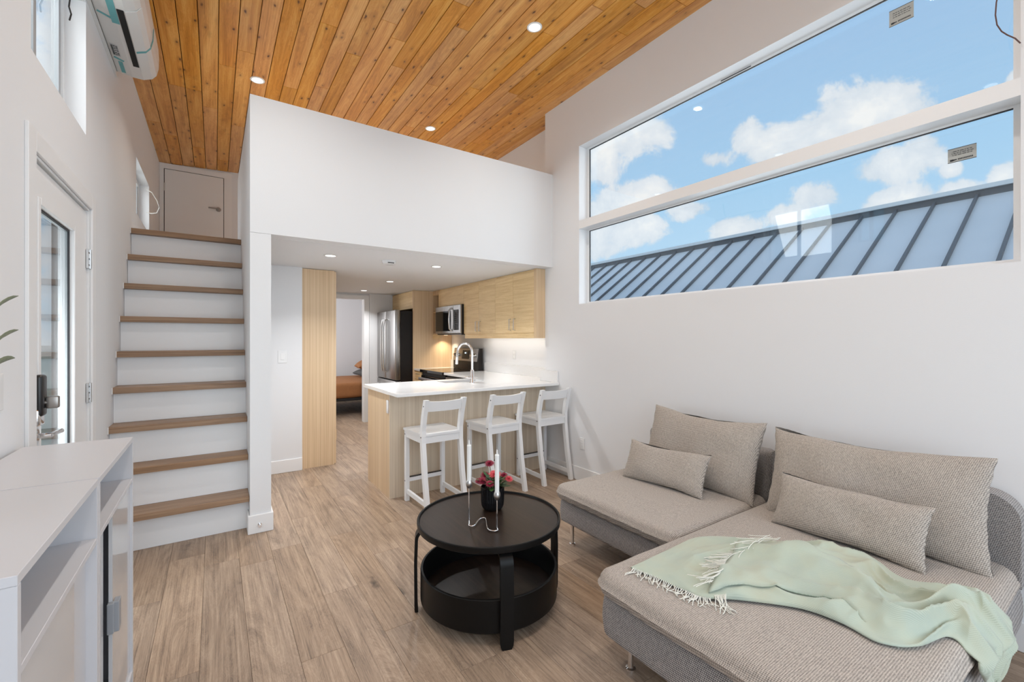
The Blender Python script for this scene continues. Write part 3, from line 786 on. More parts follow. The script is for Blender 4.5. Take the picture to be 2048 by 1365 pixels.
# tall panel, fridge and cabinet above
t = thing('fridge_surround', 'tall vertical grain wood panel between fridge and range corner', 'panel', (2.9, 6.59, 0))
MB().box(2.571, 3.239, 6.579, 6.603, 0, 2.168).build('board', 'laminate_v', t)
t = thing('fridge', 'stainless french door fridge with dark sides beside the tall wood panel', 'fridge', (2.75, 7.07, 0))
MB().box(2.385, 3.2, 6.625, 7.53, .03, 1.84).build('body', 'fridge_side', t)
for a, b, hy in ((6.625, 7.075, 7.03), (7.08, 7.53, 7.125)):
    d = MB().box(2.30, 2.384, a, b, .765, 1.855, .012, 3).build('door', 'steel', t, sm=True)
    MB().tube([(2.30, hy, 1.72), (2.262, hy, 1.71), (2.245, hy, 1.6), (2.24, hy, 1.3), (2.245, hy, 1.0), (2.262, hy, .89), (2.30, hy, .88)], .013, 10).build('handle', 'silver', d, sm=True)
d = MB().box(2.30, 2.384, 6.625, 7.53, .06, .75, .012, 3).build('freezer_drawer', 'steel', t, sm=True)
MB().tube([(2.30, 6.72, .66), (2.26, 6.72, .66), (2.25, 6.8, .66), (2.25, 7.35, .66), (2.26, 7.43, .66), (2.30, 7.43, .66)], .013, 10).build('handle', 'silver', d, sm=True)
def doorh(t, x, y0, y1, z0, z1, m='laminate_h', handle=None):
    d = MB().box(x-.018, x, y0+.002, y1-.002, z0, z1, .001, 1).build('door', m, t)
    if handle:
        MB().tube([(x-.018, handle, 1.505), (x-.044, handle, 1.505), (x-.044, handle, 1.635), (x-.018, handle, 1.635)], .0042, 6).build('handle', 'nickel', d)
t = thing('cabinet_over_fridge', 'wood wall cabinet directly above the stainless fridge', 'cabinet', (2.9, 7.07, 1.88))
MB().box(2.59, 3.239, 6.6035, 7.55, 1.885, 2.168).build('carcass', 'laminate_h', t)
doorh(t, 2.59, 6.605, 7.548, 1.885, 2.160)

# wall cabinets
def wall_cab(label, y0, y1, z0, doors, handles, z1=2.168):
    t = thing('wall_cabinet', label, 'cabinet', (3.07, (y0+y1)/2, z0), group=None)
    MB().box(2.901, 3.239, y0+.0005, y1-.0005, z0, z1).build('carcass', 'laminate_h', t)
    for (a, b), h in zip(doors, handles): doorh(t, 2.90+.018-.0185+.0005, a, b, z0, 2.14, handle=h)
    return t
wall_cab('two door wood wall cabinet nearest the living room, over the worktop', 3.845, 4.645, 1.474, ((3.845, 4.255), (4.255, 4.645)), (4.30, 4.21))
wall_cab('two door wood wall cabinet next to the microwave, over the worktop', 4.645, 5.477, 1.474, ((4.645, 5.061), (5.061, 5.477)), (5.105, 5.015))
wall_cab('wood wall cabinet directly above the microwave', 5.477, 6.317, 1.895, ((5.477, 6.317),), (None,))
t = thing('open_shelf_unit', 'narrow open wood shelf unit left of the microwave', 'shelf', (3.07, 6.45, 1.47))
MB().box(2.90, 3.239, 6.3175, 6.334, 1.474, 2.168).box(2.90, 3.239, 6.562, 6.578, 1.474, 2.168).box(2.9, 3.239, 6.334, 6.562, 1.474, 1.492).box(2.9, 3.239, 6.334, 6.562, 2.10, 2.168).box(3.22, 3.239, 6.334, 6.562, 1.492, 2.1).build('carcass', 'laminate_v', t)
MB().box(2.905, 3.22, 6.334, 6.562, 1.82, 1.838).build('shelf', 'laminate_h', t)
MB().box(2.9, 2.918, 6.3175, 6.578, 1.41, 1.473).build('light_rail', 'laminate_h', t)
o = thing('brass_socket', 'round brass fitting inside the upper open wood shelf', 'fitting', (3.18, 6.35, 1.95))
MB().lathe((3.19, 6.45), [(0, 1.8385), (.022, 1.8385), (.022, 1.90), (.012, 1.93), (0, 1.93)], 16).build('body', 'nickel', o, sm=True)
t = thing('end_panel', 'wood end panel closing the wall cabinets beside the living room wall', 'panel', (3.07, 3.82, 1.41))
MB().box(2.880, 3.239, 3.8005, 3.8445, 1.412, 2.168).build('board', 'laminate_v', t)
t = thing('light_rail', 'wood light rail running under the two wall cabinets', 'rail', (2.91, 4.66, 1.412))
MB().box(2.9, 2.918, 3.845, 5.477, 1.412, 1.4735).build('board', 'laminate_h', t)
t = thing('under_cabinet_light', 'slim light strip fixed under the two door wall cabinets', 'light', (3.1, 4.66, 1.462))
MB().box(3.08, 3.11, 3.95, 5.40, 1.462, 1.4735).build('housing', 'gloss_white', t)
MB().box(3.085, 3.105, 3.96, 5.39, 1.4605, 1.4618).build('diffuser', 'led_strip', t)
l = area('under_cabinet_lamp', (3.095, 4.67, 1.455), (3.095, 4.67, 0), 1.4, .02, 1.7, (1, .97, .93))
l.rotation_euler = (0, 0, pi/2)
t = thing('puck_light', 'small round light under the open wood shelf', 'light', (3.07, 6.45, 1.465))
MB().lathe((3.07, 6.45), [(0, 1.466), (.03, 1.466), (.03, 1.4735), (0, 1.4735)], 20).build('diffuser', 'led_strip', t, sm=True)
lamp('puck_lamp', (3.07, 6.45, 1.46), 1.6, .05, (1, .82, .58), 110)

# microwave
t = thing('microwave', 'stainless over the range microwave hung between wood cabinets', 'microwave', (2.9, 5.9, 1.47))
MB().box(2.855, 3.22, 5.482, 6.312, 1.48, 1.89, .002, 1).build('body', 'fridge_side', t)
d = MB().box(2.828, 2.854, 5.70, 6.31, 1.485, 1.888, .004, 2).build('door', 'steel', t)
MB().box(2.8255, 2.8275, 5.78, 6.29, 1.52, 1.815).build('window', 'black_glass', d)
MB().tube([(2.827, 5.745, 1.52), (2.79, 5.745, 1.55), (2.782, 5.745, 1.69), (2.79, 5.745, 1.82), (2.827, 5.745, 1.85)], .013, 10).build('handle', 'silver', d, sm=True)
cp = MB().box(2.828, 2.854, 5.483, 5.698, 1.485, 1.888, .004, 2).build('control_panel', 'steel', t)
MB().box(2.8255, 2.8275, 5.53, 5.68, 1.53, 1.82).build('keypad', 'black_glass', cp)
mb = MB()
for i in range(3):
    for j in range(8): mb.box(2.8245, 2.8253, 5.55+.04*i, 5.572+.04*i, 1.555+.03*j, 1.563+.03*j)
mb.build('key_marks', 'ink', cp, kind='stuff')
MB().box(2.86, 3.2, 5.5, 6.3, 1.466, 1.4795).build('vent_grille', 'black_plastic', t)

# wall plates
def plate(label, name, cat, c, axis, w, h, rockers):
    t = thing(name, label, cat, c)
    x, y, z = c
    if axis == 'y': MB().box(x-w/2, x+w/2, y-.006, y-.0005, z-h/2, z+h/2, .002, 1).build('plate', 'gloss_white', t)
    else: MB().box(x-.006, x-.0005, y-w/2, y+w/2, z-h/2, z+h/2, .002, 1).build('plate', 'gloss_white', t)
    for (u, v, a, b, m) in rockers:
        if axis == 'y': MB().box(x+u-a/2, x+u+a/2, y-.0085, y-.0062, z+v-b/2, z+v+b/2, .001, 1).build('rocker' if m != 'gasket' else 'slot', m, t)
        else: MB().box(x-.0085, x-.0062, y+u-a/2, y+u+a/2, z+v-b/2, z+v+b/2, .0006, 1).build('rocker' if m != 'gasket' else 'slot', m, t)
plate('white light switch on the hall wall beside the tall wood cabinet', 'light_switch', 'switch', (.586, 5.17, 1.217), 'y', .085, .13, [(0, 0, .034, .068, 'trim')])
plate('white power outlet low on the right wall beside the third stool', 'wall_outlet', 'outlet', (XR, 3.209, .371), 'x', .072, .115, [(0, .026, .034, .03, 'trim'), (0, -.026, .034, .03, 'trim'), (-.006, .028, .003, .01, 'ink'), (.006, .028, .003, .01, 'ink'), (-.006, -.024, .003, .01, 'ink'), (.006, -.024, .003, .01, 'ink')])
plate('white outlet plate on the kitchen wall above the worktop, nearer the stove', 'wall_outlet', 'outlet', (XK, 4.75, 1.20), 'x', .072, .115, [(0, .026, .034, .03, 'trim'), (0, -.026, .034, .03, 'trim')])
plate('wide white switch and outlet plate on the kitchen wall near the upstand corner', 'wall_outlet', 'outlet', (XK, 4.02, 1.20), 'x', .12, .115, [(-.025, 0, .034, .068, 'trim'), (.025, .026, .034, .03, 'trim'), (.025, -.026, .034, .03, 'trim')])
t = thing('light_switch', 'white switch plate on the left wall just before the glazed door', 'switch', (XL, 2.16, 1.22))
MB().box(XL, XL+.006, 2.115, 2.2, 1.16, 1.285, .002, 1).build('plate', 'gloss_white', t)

# recessed lights
def downlight(label, x, y, z, r, lens, tilt, group, power, col, spread=125):
    t = thing('recessed_light', label, 'light', (x, y, z), group=group)
    t.rotation_euler = (0, tilt, 0)
    def mk(prof, nm, m):
        mb = MB().lathe((0, 0), prof, 28); bmesh.ops.recalc_face_normals(mb.bm, faces=mb.bm.faces[:])
        me = bpy.data.meshes.new(nm); mb.bm.to_mesh(me); mb.bm.free(); smooth(me); me.materials.append(M[m]); return link(nm, me, t)
    mk([(r, 0), (r*1.28, 0), (r*1.28, -.004), (r, -.006), (r, 0)], 'trim_ring', 'gloss_white')
    mk([(0, -.003), (r*.99, -.003), (r*.99, 0), (0, 0)], 'lens', lens)
    if power: lamp('recessed_lamp', (x, y, z-.012), power, r*1.6, col, spread, (0, tilt, 0))
WARM = (1, .94, .85)
G = 'round recessed lights in the cedar ceiling'
for lab, x, y, p in (('recessed ceiling light in the cedar boards nearest the long window', 2.056, 2.736, 7),
                  ('recessed ceiling light in the cedar boards above the stair post', .318, 4.583, 7),
                  ('recessed ceiling light in the cedar boards over the middle of the parapet', 2.053, 4.721, 9)):
    downlight(lab, x, y, zc(x), .046, 'lamp_lens', -SL, G, p, WARM)
for lab, x, y in (('recessed cedar ceiling light above the grey cabinets', .318, 2.736), ('recessed cedar ceiling light above the camera at the left', .318, .9), ('recessed cedar ceiling light above the chaise', 2.056, .9)):
    downlight(lab, x, y, zc(x), .046, 'lamp_lens', -SL, 'out of view recessed lights', 8, (1, .96, .9))
downlight('recessed cedar ceiling light deep over the loft', 2.056, 6.4, zc(2.056), .046, 'lamp_lens', -SL, 'out of view recessed lights', 12, WARM)
G = 'recessed lights in the white kitchen ceiling'
for lab, x, y in (('recessed kitchen light left of the smoke alarm', .878, 4.278), ('recessed kitchen light right of the smoke alarm', 1.937, 4.298),
                  ('recessed kitchen light in front of the fridge cabinets', 1.926, 5.754), ('recessed kitchen light nearest the bedroom doorway', 1.941, 7.04)):
    downlight(lab, x, y, 2.1695, .045, 'lamp_lens_white', 0, G, 9.5, (.97, .985, 1))
t = thing('smoke_alarm', 'white round smoke alarm on the kitchen ceiling between the lights', 'smoke alarm', (1.415, 4.257, 2.17))
MB().lathe((1.415, 4.257), [(.068, 2.1695), (.068, 2.155), (.060, 2.138), (.045, 2.133), (0, 2.133)], 32).build('housing', 'gloss_white', t, sm=True)
MB().box(1.385, 1.445, 4.192, 4.21, 2.139, 2.146).build('vent', 'black_plastic', t)

# ================================================================ AIR CONDITIONER
t = thing('air_conditioner', 'white wall mounted air conditioner with teal tape high on the left wall', 'air conditioner', (-.48, 3.75, 3.33))
prof = [(-.588, 3.345), (-.50, 3.330), (-.44, 3.330), (-.39, 3.352), (-.365, 3.385), (-.352, 3.44), (-.350, 3.52), (-.354, 3.59), (-.38, 3.622), (-.42, 3.63), (-.588, 3.63)]
MB().prism(prof, 'y', 3.28, 4.25).build('housing', 'ac_white', t)
MB().box(XL+.0005, -.5885, 3.24, 4.262, 3.305, 3.625).build('mounting_plate', 'ac_white', t)
MB().box(-.478, -.446, 3.42, 4.07, 3.3265, 3.3295).build('outlet_slot', 'dark_gap', t)
MB().prism([(-.440, 3.3285), (-.388, 3.351), (-.366, 3.383), (-.363, 3.381), (-.386, 3.3475), (-.440, 3.3245)], 'y', 3.42, 4.07).build('vane', 'ac_white', t)
mb = MB().box(-.5885, -.5875, 3.29, 4.245, 3.3405, 3.3445); mb.build('seam', 'dark_gap', t)
def tape(pts, w):
    mb = MB()
    for a, b in zip(pts, pts[1:]):
        a = Vector(a); b = Vector(b)
        mb.beam(a, b, w, .001, up=(0, 0, 1))
    mb.build('tape', 'teal_tape', t)
tape([(-.545, 4.07, 3.3365), (-.545, 4.225, 3.3365)], .028)
tape([(-.575, 4.03, 3.3405), (-.525, 4.05, 3.333)], .02)
tape([(-.50, 3.30, 3.3285), (-.50, 3.58, 3.3285)], .036)
tape([(-.578, 3.52, 3.342), (-.515, 3.54, 3.3305)], .018)
mb = MB()
for a, b in (((-.436, 3.86, 3.3235), (-.388, 3.86, 3.3450)), ((-.388, 3.86, 3.3450), (-.3625, 3.86, 3.381)), ((-.3625, 3.86, 3.381), (-.3495, 3.86, 3.44)), ((-.3495, 3.86, 3.44), (-.3475, 3.87, 3.52))):
    mb.beam(a, b, .02, .0015, up=(1, 0, 0))
mb.build('tape', 'teal_tape', t)
MB().prism([(-.574, 3.3415), (-.534, 3.335), (-.534, 3.334), (-.574, 3.3405)], 'y', 3.86, 4.0).build('rating_label', 'ac_label', t)
mb = MB(); random.seed(5)
for k in range(9):
    for j in range(3):
        x0 = -.570+j*.012; y0 = 3.87+k*.014
        if random.random() < .8: mb.box(x0, x0+.009, y0, y0+random.uniform(.004, .009), 3.3335, 3.3375-j*.0015)
mb.build('label_print', 'ink', t)

# ================================================================ STOOLS
def make_stool():
    t = thing('bar_stool', 'white stool', 'stool', (0, 0, 0))
    WP = 'white_paint'; hw = .172
    def post(sx):
        mb = MB(); pr = [(0, -.405, .02), (.40, -.345, 0), (.60, -.333, 0), (.70, -.338, 0), (.915, -.395, 0)]
        pts = [(.0, -.428), (.30, -.370), (.56, -.338), (.66, -.338), (.78, -.362), (.912, -.402)]
        w = .036; d = .040
        rings = []
        for (z, y) in pts:
            dd = d if z > .2 else .037
            rings.append([(sx*hw-w/2, y-dd/2, z), (sx*hw+w/2, y-dd/2, z), (sx*hw+w/2, y+dd/2, z), (sx*hw-w/2, y+dd/2, z)])
        P = [p for r in rings for p in r]; F = [(3, 2, 1, 0)]
        n = len(rings)
        for i in range(n-1):
            for k in range(4): F.append((4*i+k, 4*i+(k+1) % 4, 4*i+4+(k+1) % 4, 4*i+4+k))
        F.append(tuple(4*(n-1)+k for k in range(4)))
        mb.poly(P, F); return mb
    for sx in (-1, 1):
        l = post(sx).build('leg', WP, t)
        b = MB()
        for z, y in ((.605, -.338), (.862, -.388)): b.tube([(sx*(hw+.0175), y, z), (sx*(hw+.0192), y, z)], .006, 8)
        b.build('bolt', 'black_plastic', l)
        l = MB().box(sx*hw-.018, sx*hw+.018, -.036, 0, 0, .612, .003, 1).build('leg', WP, t)
        b = MB()
        for z in (.58, .175): b.tube([(sx*(hw+.0175), -.018, z), (sx*(hw+.0192), -.018, z)], .006, 8)
        b.build('bolt', 'black_plastic', l)
        MB().beam((sx*hw, -.355, .585), (sx*hw, -.034, .585), .022, .062).build('apron', WP, t)
        MB().beam((sx*hw, -.400, .075), (sx*hw, -.034, .085), .020, .036).build('stretcher', WP, t)
    MB().box(-hw+.016, hw-.016, -.032, -.010, .552, .612).build('apron', WP, t)
    MB().box(-hw+.016, hw-.016, -.352, -.330, .552, .612).build('apron', WP, t)
    MB().box(-hw+.016, hw-.016, -.030, -.010, .165, .2).build('footrest', WP, t)
    MB().box(-hw+.016, hw-.016, -.032, -.008, .2003, .207).build('footrest_plate', 'black_plastic', t)
    MB().box(-.165, .165, -.20, -.18, .09, .115).build('stretcher', WP, t) if False else None
    # dished seat
    mb = MB(); nx, ny = 16, 12; P = []; F = []
    for j in range(ny+1):
        y = -.318+(.334)*j/ny
        for i in range(nx+1):
            u = -1+2*i/nx; x = u*.192
            P.append((x, y, .632-.007*(1-u*u)*sin(pi*min(1, (j+1)/ny))))
    for j in range(ny+1):
        y = -.318+(.334)*j/ny
        for i in range(nx+1):
            u = -1+2*i/nx; P.append((u*.192, y, .613))
    o2 = (nx+1)*(ny+1)
    for j in range(ny):
        for i in range(nx):
            a = j*(nx+1)+i; F.append((a, a+1, a+nx+2, a+nx+1)); F.append((o2+a, o2+a+nx+1, o2+a+nx+2, o2+a+1))
    for i in range(nx):
        F.append((i, o2+i, o2+i+1, i+1)); a = ny*(nx+1)+i; F.append((a, a+1, o2+a+1, o2+a))
    for j in range(ny):
        a = j*(nx+1); F.append((a, a+nx+1, o2+a+nx+1, o2+a)); b = a+nx; F.append((b, o2+b, o2+b+nx+1, b+nx+1))
    mb.poly(P, F).build('seat', WP, t, sm=30)
    mb = MB().box(-hw+.018, hw-.018, -.362, -.3185, .613, .630); mb.build('seat_rear', WP, t)
    # curved back rail
    mb = MB(); n = 12; P = []; F = []
    for i in range(n+1):
        u = -1+2*i/n; x = u*(hw-.017); bow = -.022*(1-u*u)
        for (dy, z) in ((-.012, .815), (.010, .815), (-.010, .90), (-.030, .90)):
            P.append((x, -.372+dy+bow, z-(.006*(1-u*u) if z > .85 else 0)))
    for i in range(n):
        a = 4*i
        for k in range(4): F.append((a+k, a+(k+1) % 4, a+4+(k+1) % 4, a+4+k))
    F += [(3, 2, 1, 0), (4*n, 4*n+1, 4*n+2, 4*n+3)]
    mb.poly(P, F).build('back_rail', WP, t, sm=30)
    return t
st = make_stool()
spots = [(1.552, 3.705, .045, 'white wooden bar stool nearest the free end of the peninsula, left of the candles'),
         (2.168, 3.715, .075, 'white wooden bar stool in the middle, behind the flower pot'),
         (2.765, 3.745, .03, 'white wooden bar stool beside the right wall and its outlet')]
for i, (x, y, rz, lab) in enumerate(spots):
    o = st if i == 0 else copy_tree(st)
    o.location = (x, y, 0); o.rotation_euler = (0, 0, rz); tag(o, lab, 'stool', 'white bar stools at the peninsula')

# ================================================================ COFFEE TABLE
TC = (1.215, 2.02); TZ = .455; TR = .378
t = thing('coffee_table', 'round black two tier coffee table with a deep lower tray', 'coffee table', (TC[0], TC[1], 0))
tp = MB().lathe(TC, [(0, TZ-.028), (TR-.012, TZ-.028), (TR-.002, TZ-.022), (TR, TZ-.010), (TR, TZ+.006), (TR-.003, TZ+.009), (TR-.010, TZ+.008), (TR-.013, TZ), (TR-.014, TZ-.003)], 96).build('table_top', 'black_paint', t, sm=35)
MB().lathe(TC, [(0, TZ-.006), (TR-.0145, TZ-.006), (TR-.0145, TZ-.002), (0, TZ-.002)], 96).build('top_veneer', 'black_ash', tp, sm=35)
R2 = TR-.018; z0, z1 = .055, .215
tr = MB().lathe(TC, [(0, z0), (R2-.01, z0), (R2, z0+.01), (R2, z1-.003), (R2-.003, z1), (R2-.012, z1), (R2-.014, z1-.003), (R2-.014, z0+.020), (0, z0+.020)], 96).build('tray', 'black_paint', t, sm=35)
MB().lathe(TC, [(0, z0+.0205), (R2-.0145, z0+.0205), (R2-.0145, z0+.024), (0, z0+.024)], 96).build('tray_veneer', 'black_ash', tr, sm=35)
def tleg(ang):
    a = radians(ang); d = Vector((cos(a), sin(a), 0)); s = Vector((-sin(a), cos(a), 0)); c = Vector((TC[0], TC[1], 0))
    mb = MB(); w = .062; th = .016
    path = [(TR-.115, TZ-.036), (TR-.045, TZ-.036)]
    for k in range(1, 7):
        b = radians(90*k/6); path.append((TR-.045+.047*sin(b), TZ-.036-.047*(1-cos(b))))
    path += [(TR+.006, .25), (TR+.004, .04), (TR+.003, .018), (TR+.001, 0.0)]
    P = []; F = []
    n = len(path)
    for i, (r, z) in enumerate(path):
        p = Vector(path[max(i-1, 0)]); q = Vector(path[min(i+1, n-1)]); tt = (q-p).normalized(); nn = Vector((-tt.y, tt.x))
        ww = w*(1 if i < n-2 else (.94 if i == n-2 else .70))
        for sy, sn in ((-1, -1), (1, -1), (1, 1), (-1, 1)):
            rr = r+nn.x*sn*th/2; zz = max(0.0, z+nn.y*sn*th/2)
            P.append(c+d*rr+s*sy*ww/2+Vector((0, 0, zz)))
    for i in range(n-1):
        for k in range(4): F.append((4*i+k, 4*i+(k+1) % 4, 4*i+4+(k+1) % 4, 4*i+4+k))
    F += [(3, 2, 1, 0), tuple(4*(n-1)+k for k in range(4))]
    mb.poly(P, F).build('leg', 'black_paint', t, sm=30)
for a in (251, 158, 70, -14): tleg(a)

# candle holder
A = Vector((1.067, 1.972, 0)); B = Vector((1.154, 1.844, 0))
t = thing('candle_holder', 'bent silver wire candle holder for two candles on the black coffee table', 'candle holder', (1.11, 1.91, TZ))
path = [(938, 1052)]
WP = [(1.067, 1.972), (1.062, 1.962), (1.066, 1.948), (1.079, 1.945), (1.098, 1.957), (1.122, 1.983), (1.150, 2.004), (1.172, 2.004), (1.176, 1.988), (1.160, 1.955), (1.138, 1.915), (1.122, 1.880), (1.118, 1.862), (1.122, 1.848), (1.134, 1.836), (1.150, 1.832), (1.156, 1.840), (1.154, 1.844)]
zz = TZ+.002
pts = [(A.x, A.y, .652), (A.x, A.y, .56), (A.x, A.y, zz+.03), (A.x-.001, A.y-.003, zz+.01)]+[(x, y, zz+.004) for x, y in WP[1:-1]]+[(B.x, B.y+.001, zz+.012), (B.x, B.y, zz+.03), (B.x, B.y, .55), (B.x, B.y, .612)]
MB().tube(pts, .0034, 10).build('wire_stand', 'chrome', t, sm=60)
for c, z in ((A, .652), (B, .612)):
    MB().lathe((c.x, c.y), [(0, z-.008), (.006, z-.006), (.013, z+.002), (.0165, z+.014), (.0160, z+.024), (.0135, z+.033), (.0115, z+.033), (.0115, z+.012), (0, z+.012)], 28).build('cup', 'silver', t, sm=50)
for c, z, h, lab in ((A, .652, .205, 'taller standing white taper candle, left in the silver wire holder'), (B, .612, .212, 'white taper candle on the right in the silver wire holder, in front of the flowers')):
    k = thing('candle', lab, 'candle', (c.x, c.y, z+.012), group='white taper candles')
    zb = z+.0125
    MB().lathe((c.x, c.y), [(0, zb), (.0105, zb), (.0110, zb+h*.5), (.0108, zb+h-.012), (.0112, zb+h-.008), (.0085, zb+h-.004), (.0075, zb+h-.007), (0, zb+h-.007)], 20).build('wax', 'candle', k, sm=50)
    MB().lathe((c.x, c.y), [(.0035, zb+h-.0065), (.0042, zb+h), (.0035, zb+h+.010), (.0012, zb+h+.020), (0, zb+h+.021)], 12).build('flame_tip', 'candle', k, sm=60)

# flower pot
PC = (1.285, 2.10)
t = thing('flower_pot', 'black ribbed glass pot of dark red chrysanthemums on the coffee table', 'potted plant', (PC[0], PC[1], TZ))
MB().lathe(PC, [(0, TZ-.001), (.040, TZ-.001), (.052, TZ+.006), (.060, TZ+.022), (.063, TZ+.05), (.064, TZ+.125), (.061, TZ+.125), (.060, TZ+.03), (0, TZ+.02)], 72, ribs=1, ribamp=.0018).build('pot', 'pot_black', t)
MB().lathe(PC, [(0, TZ+.11), (.0595, TZ+.11)], 24).build('soil', 'soil', t)
random.seed(3); FS = 1.25
fl_ = [(-.036, .028, .175, .024), (.010, -.002, .190, .032), (-.045, -.028, .165, .024), (-.016, .045, .235, .026), (.072, -.010, .170, .022), (-.010, -.05, .158, .022), (.05, .03, .175, .02), (-.062, .006, .15, .02)]
for i, (dx, dy, dz, r) in enumerate(fl_):
    dx *= FS; dy *= FS; r *= FS
    # turn pot-local offsets so that x runs across the view
    X = PC[0]+dx*.83+dy*.56; Y = PC[1]-dx*.56+dy*.83; Z = TZ+dz
    stem = MB().tube([(PC[0]+dx*.3, PC[1]+dy*.3, TZ+.105), ((X+PC[0])/2, (Y+PC[1])/2, TZ+.12+dz*.2), (X, Y, Z)], .0018, 5).build('stem', 'leaf_green', t)
    mb = MB()
    nrm = Vector((dx*2.2-.25, dy*2-.45, 1)).normalized()
    q = nrm.to_track_quat('Z', 'Y')
    for ringn, (cnt, rr, lift) in enumerate(((22, 1.0, .02), (18, .82, .32), (13, .6, .62), (8, .36, .9))):
        for k in range(cnt):
            a = 2*pi*(k+.5*ringn)/cnt+random.uniform(-.06, .06); L = r*rr*random.uniform(.9, 1.08); w = r*.095
            e = Vector((cos(a), sin(a), 0)); s_ = Vector((-sin(a), cos(a), 0)); up = Vector((0, 0, 1))
            pts = [e*r*.06-s_*w*.4, e*r*.06+s_*w*.4, e*L*.6+s_*w+up*r*(lift*.35), e*L+up*r*(lift*.55-.02), e*L*.6-s_*w+up*r*(lift*.35)]
            mb.poly([Vector((X, Y, Z))+q@p for p in pts], [(0, 1, 2, 3, 4)])
    mb.build('bloom', 'petal' if i not in (1, 4) else 'petal_light', t)
mb = MB()
for k in range(64):
    a = random.uniform(0, 2*pi); r0 = random.uniform(.0, .05); L = random.uniform(.045, .07); el = random.uniform(-.1, .7)
    p = Vector((PC[0]+r0*cos(a), PC[1]+r0*sin(a), TZ+random.uniform(.12, .165)))
    e = Vector((cos(a)*cos(el), sin(a)*cos(el), sin(el))); s_ = Vector((-sin(a), cos(a), 0)); w = L*.28
    mb.poly([p, p+e*L*.3+s_*w, p+e*L*.5+s_*w*.6, p+e*L*.7+s_*w*.75, p+e*L, p+e*L*.7-s_*w*.75, p+e*L*.5-s_*w*.6, p+e*L*.3-s_*w], [(0, 1, 2, 3, 4, 5, 6, 7)])
mb.build('foliage', 'leaf_green', t, kind='stuff')

# ================================================================ SOFA
t = thing('sectional_sofa', 'grey beige fabric sectional sofa with chaise along the right wall', 'sofa', (2.4, 1.3, 0))
# left module: Y 1.375..2.31, chaise: Y .345...1.365
MB().slab(1.945, 2.975, 1.378, 2.312, .165, .318, .022, .03, 0, bulge=.004).build('base', 'sofa_fabric_dark', t, sm=60)
MB().slab(1.375, 2.975, .352, 1.368, .128, .312, .030, .05, 0, bulge=.006).build('base', 'sofa_fabric_dark', t, sm=60)
MB().slab(1.900, 2.862, 1.372, 2.322, .322, .422, .042, .07, .012, bulge=.006, wob=.004).build('seat_cushion', 'sofa_fabric', t, sm=60)
MB().slab(1.330, 2.862, .345, 1.366, .318, .424, .046, .08, .014, bulge=.008, wob=.005, seed=3).build('seat_cushion', 'sofa_fabric', t, sm=60)
MB().slab(2.868, 2.982, 1.375, 2.315, .32, .70, .035, .05, .004).build('backrest', 'sofa_fabric_dark', t, sm=60)
# backrest of the chaise with its top corner rounded off
prof = []
zt = .715; yb0, yb1 = .345, 1.368; rc = .11
prof = [(yb1, .32), (yb1, zt-.02), (yb1-.02, zt)]
for k in range(17):
    a = radians(90+90*k/16); prof.append((yb0+rc+rc*cos(a), zt-rc+rc*sin(a)))
prof.append((yb0, .32))
mb = MB().prism(prof, 'x', 2.868, 2.982)
bmesh.ops.bevel(mb.bm, geom=[e for e in mb.bm.edges if abs(e.verts[0].co.x-e.verts[1].co.x) < 1e-5], offset=.006, segments=2, affect='EDGES')
mb.build('backrest', 'sofa_fabric_dark', t, sm=50)
for x, y in ((2.015, 2.255), (1.455, 1.262), (1.455, .46), (2.90, 2.24), (2.9, .46), (2.015, 1.44)):
    MB().lathe((x, y), [(0, 0), (.021, 0), (.021, .014), (.0125, .018), (.0125, .1655 if x > 1.8 and y > 1.37 else .129), (0, .1655 if x > 1.8 and y > 1.37 else .129)], 20).build('leg', 'chrome', t, sm=40)

def pillow(name, label, center, w, h, th, tilt, yaw, m, group, seed=0, droop=0.0, roll=0.0):
    """w runs along the sofa (y), h is up the backrest; tilt leans the top towards the wall"""
    mb = MB(); n = 26; P = []; F = []
    def pt(u, v, sgn):
        e = (1-abs(u)**2.6)*(1-abs(v)**2.6)
        T = th/2*max(e, 0)**.42
        x = w/2*u*(1-.055*(1-v*v)*abs(u)); z = h/2*v*(1-.075*(1-u*u)*abs(v))
        z -= droop*(1-u*u)*(v > 0)*v
        nv = Vector((x*4+seed, z*4, sgn*2+seed))
        wr = mnoise.noise(nv)*.022*th/.14+mnoise.noise(nv*2.7)*.010
        edge = (1-e)
        pk = .002*sin(19*v+seed)*abs(u)**6*(1 if abs(v) < .97 else 0)
        return Vector((sgn*(T+wr*max(e, 0)**.5*.8), x+pk, z+mnoise.noise(nv*1.3+Vector((9, 0, 0)))*.012*edge))
    for sgn in (-1, 1):
        base = len(P)
        for j in range(n+1):
            for i in range(n+1):
                u = -1+2*i/n; v = -1+2*j/n
                u = sin(u*pi/2); v = sin(v*pi/2)
                p = pt(u, v, sgn)
                if i in (0, n) or j in (0, n): p.x = 0
                P.append(p)
        for j in range(n):
            for i in range(n):
                a = base+j*(n+1)+i; F.append((a, a+1, a+n+2, a+n+1))
    R = Matrix.Rotation(yaw, 4, 'Z')@Matrix.Rotation(tilt, 4, 'Y')@Matrix.Rotation(roll, 4, 'X')
    mb.poly(P, F); bmesh.ops.remove_doubles(mb.bm, verts=mb.bm.verts[:], dist=1e-5)
    bmesh.ops.recalc_face_normals(mb.bm, faces=mb.bm.faces[:])
    me = bpy.data.meshes.new(name); mb.bm.to_mesh(me); mb.bm.free(); smooth(me, 180); me.materials.append(M[m])
    o = link(name, me); o.location = center; o.rotation_euler = R.to_euler()
    return tag(o, label, 'cushion', group)
G = 'loose cushions on the sofa'
pillow('back_cushion', 'large back cushion on the left sofa seat, nearest the stools', (2.72, 1.77, .655), .82, .50, .17, radians(17), 0, 'cushion_fabric', G, 1, .015, radians(1))
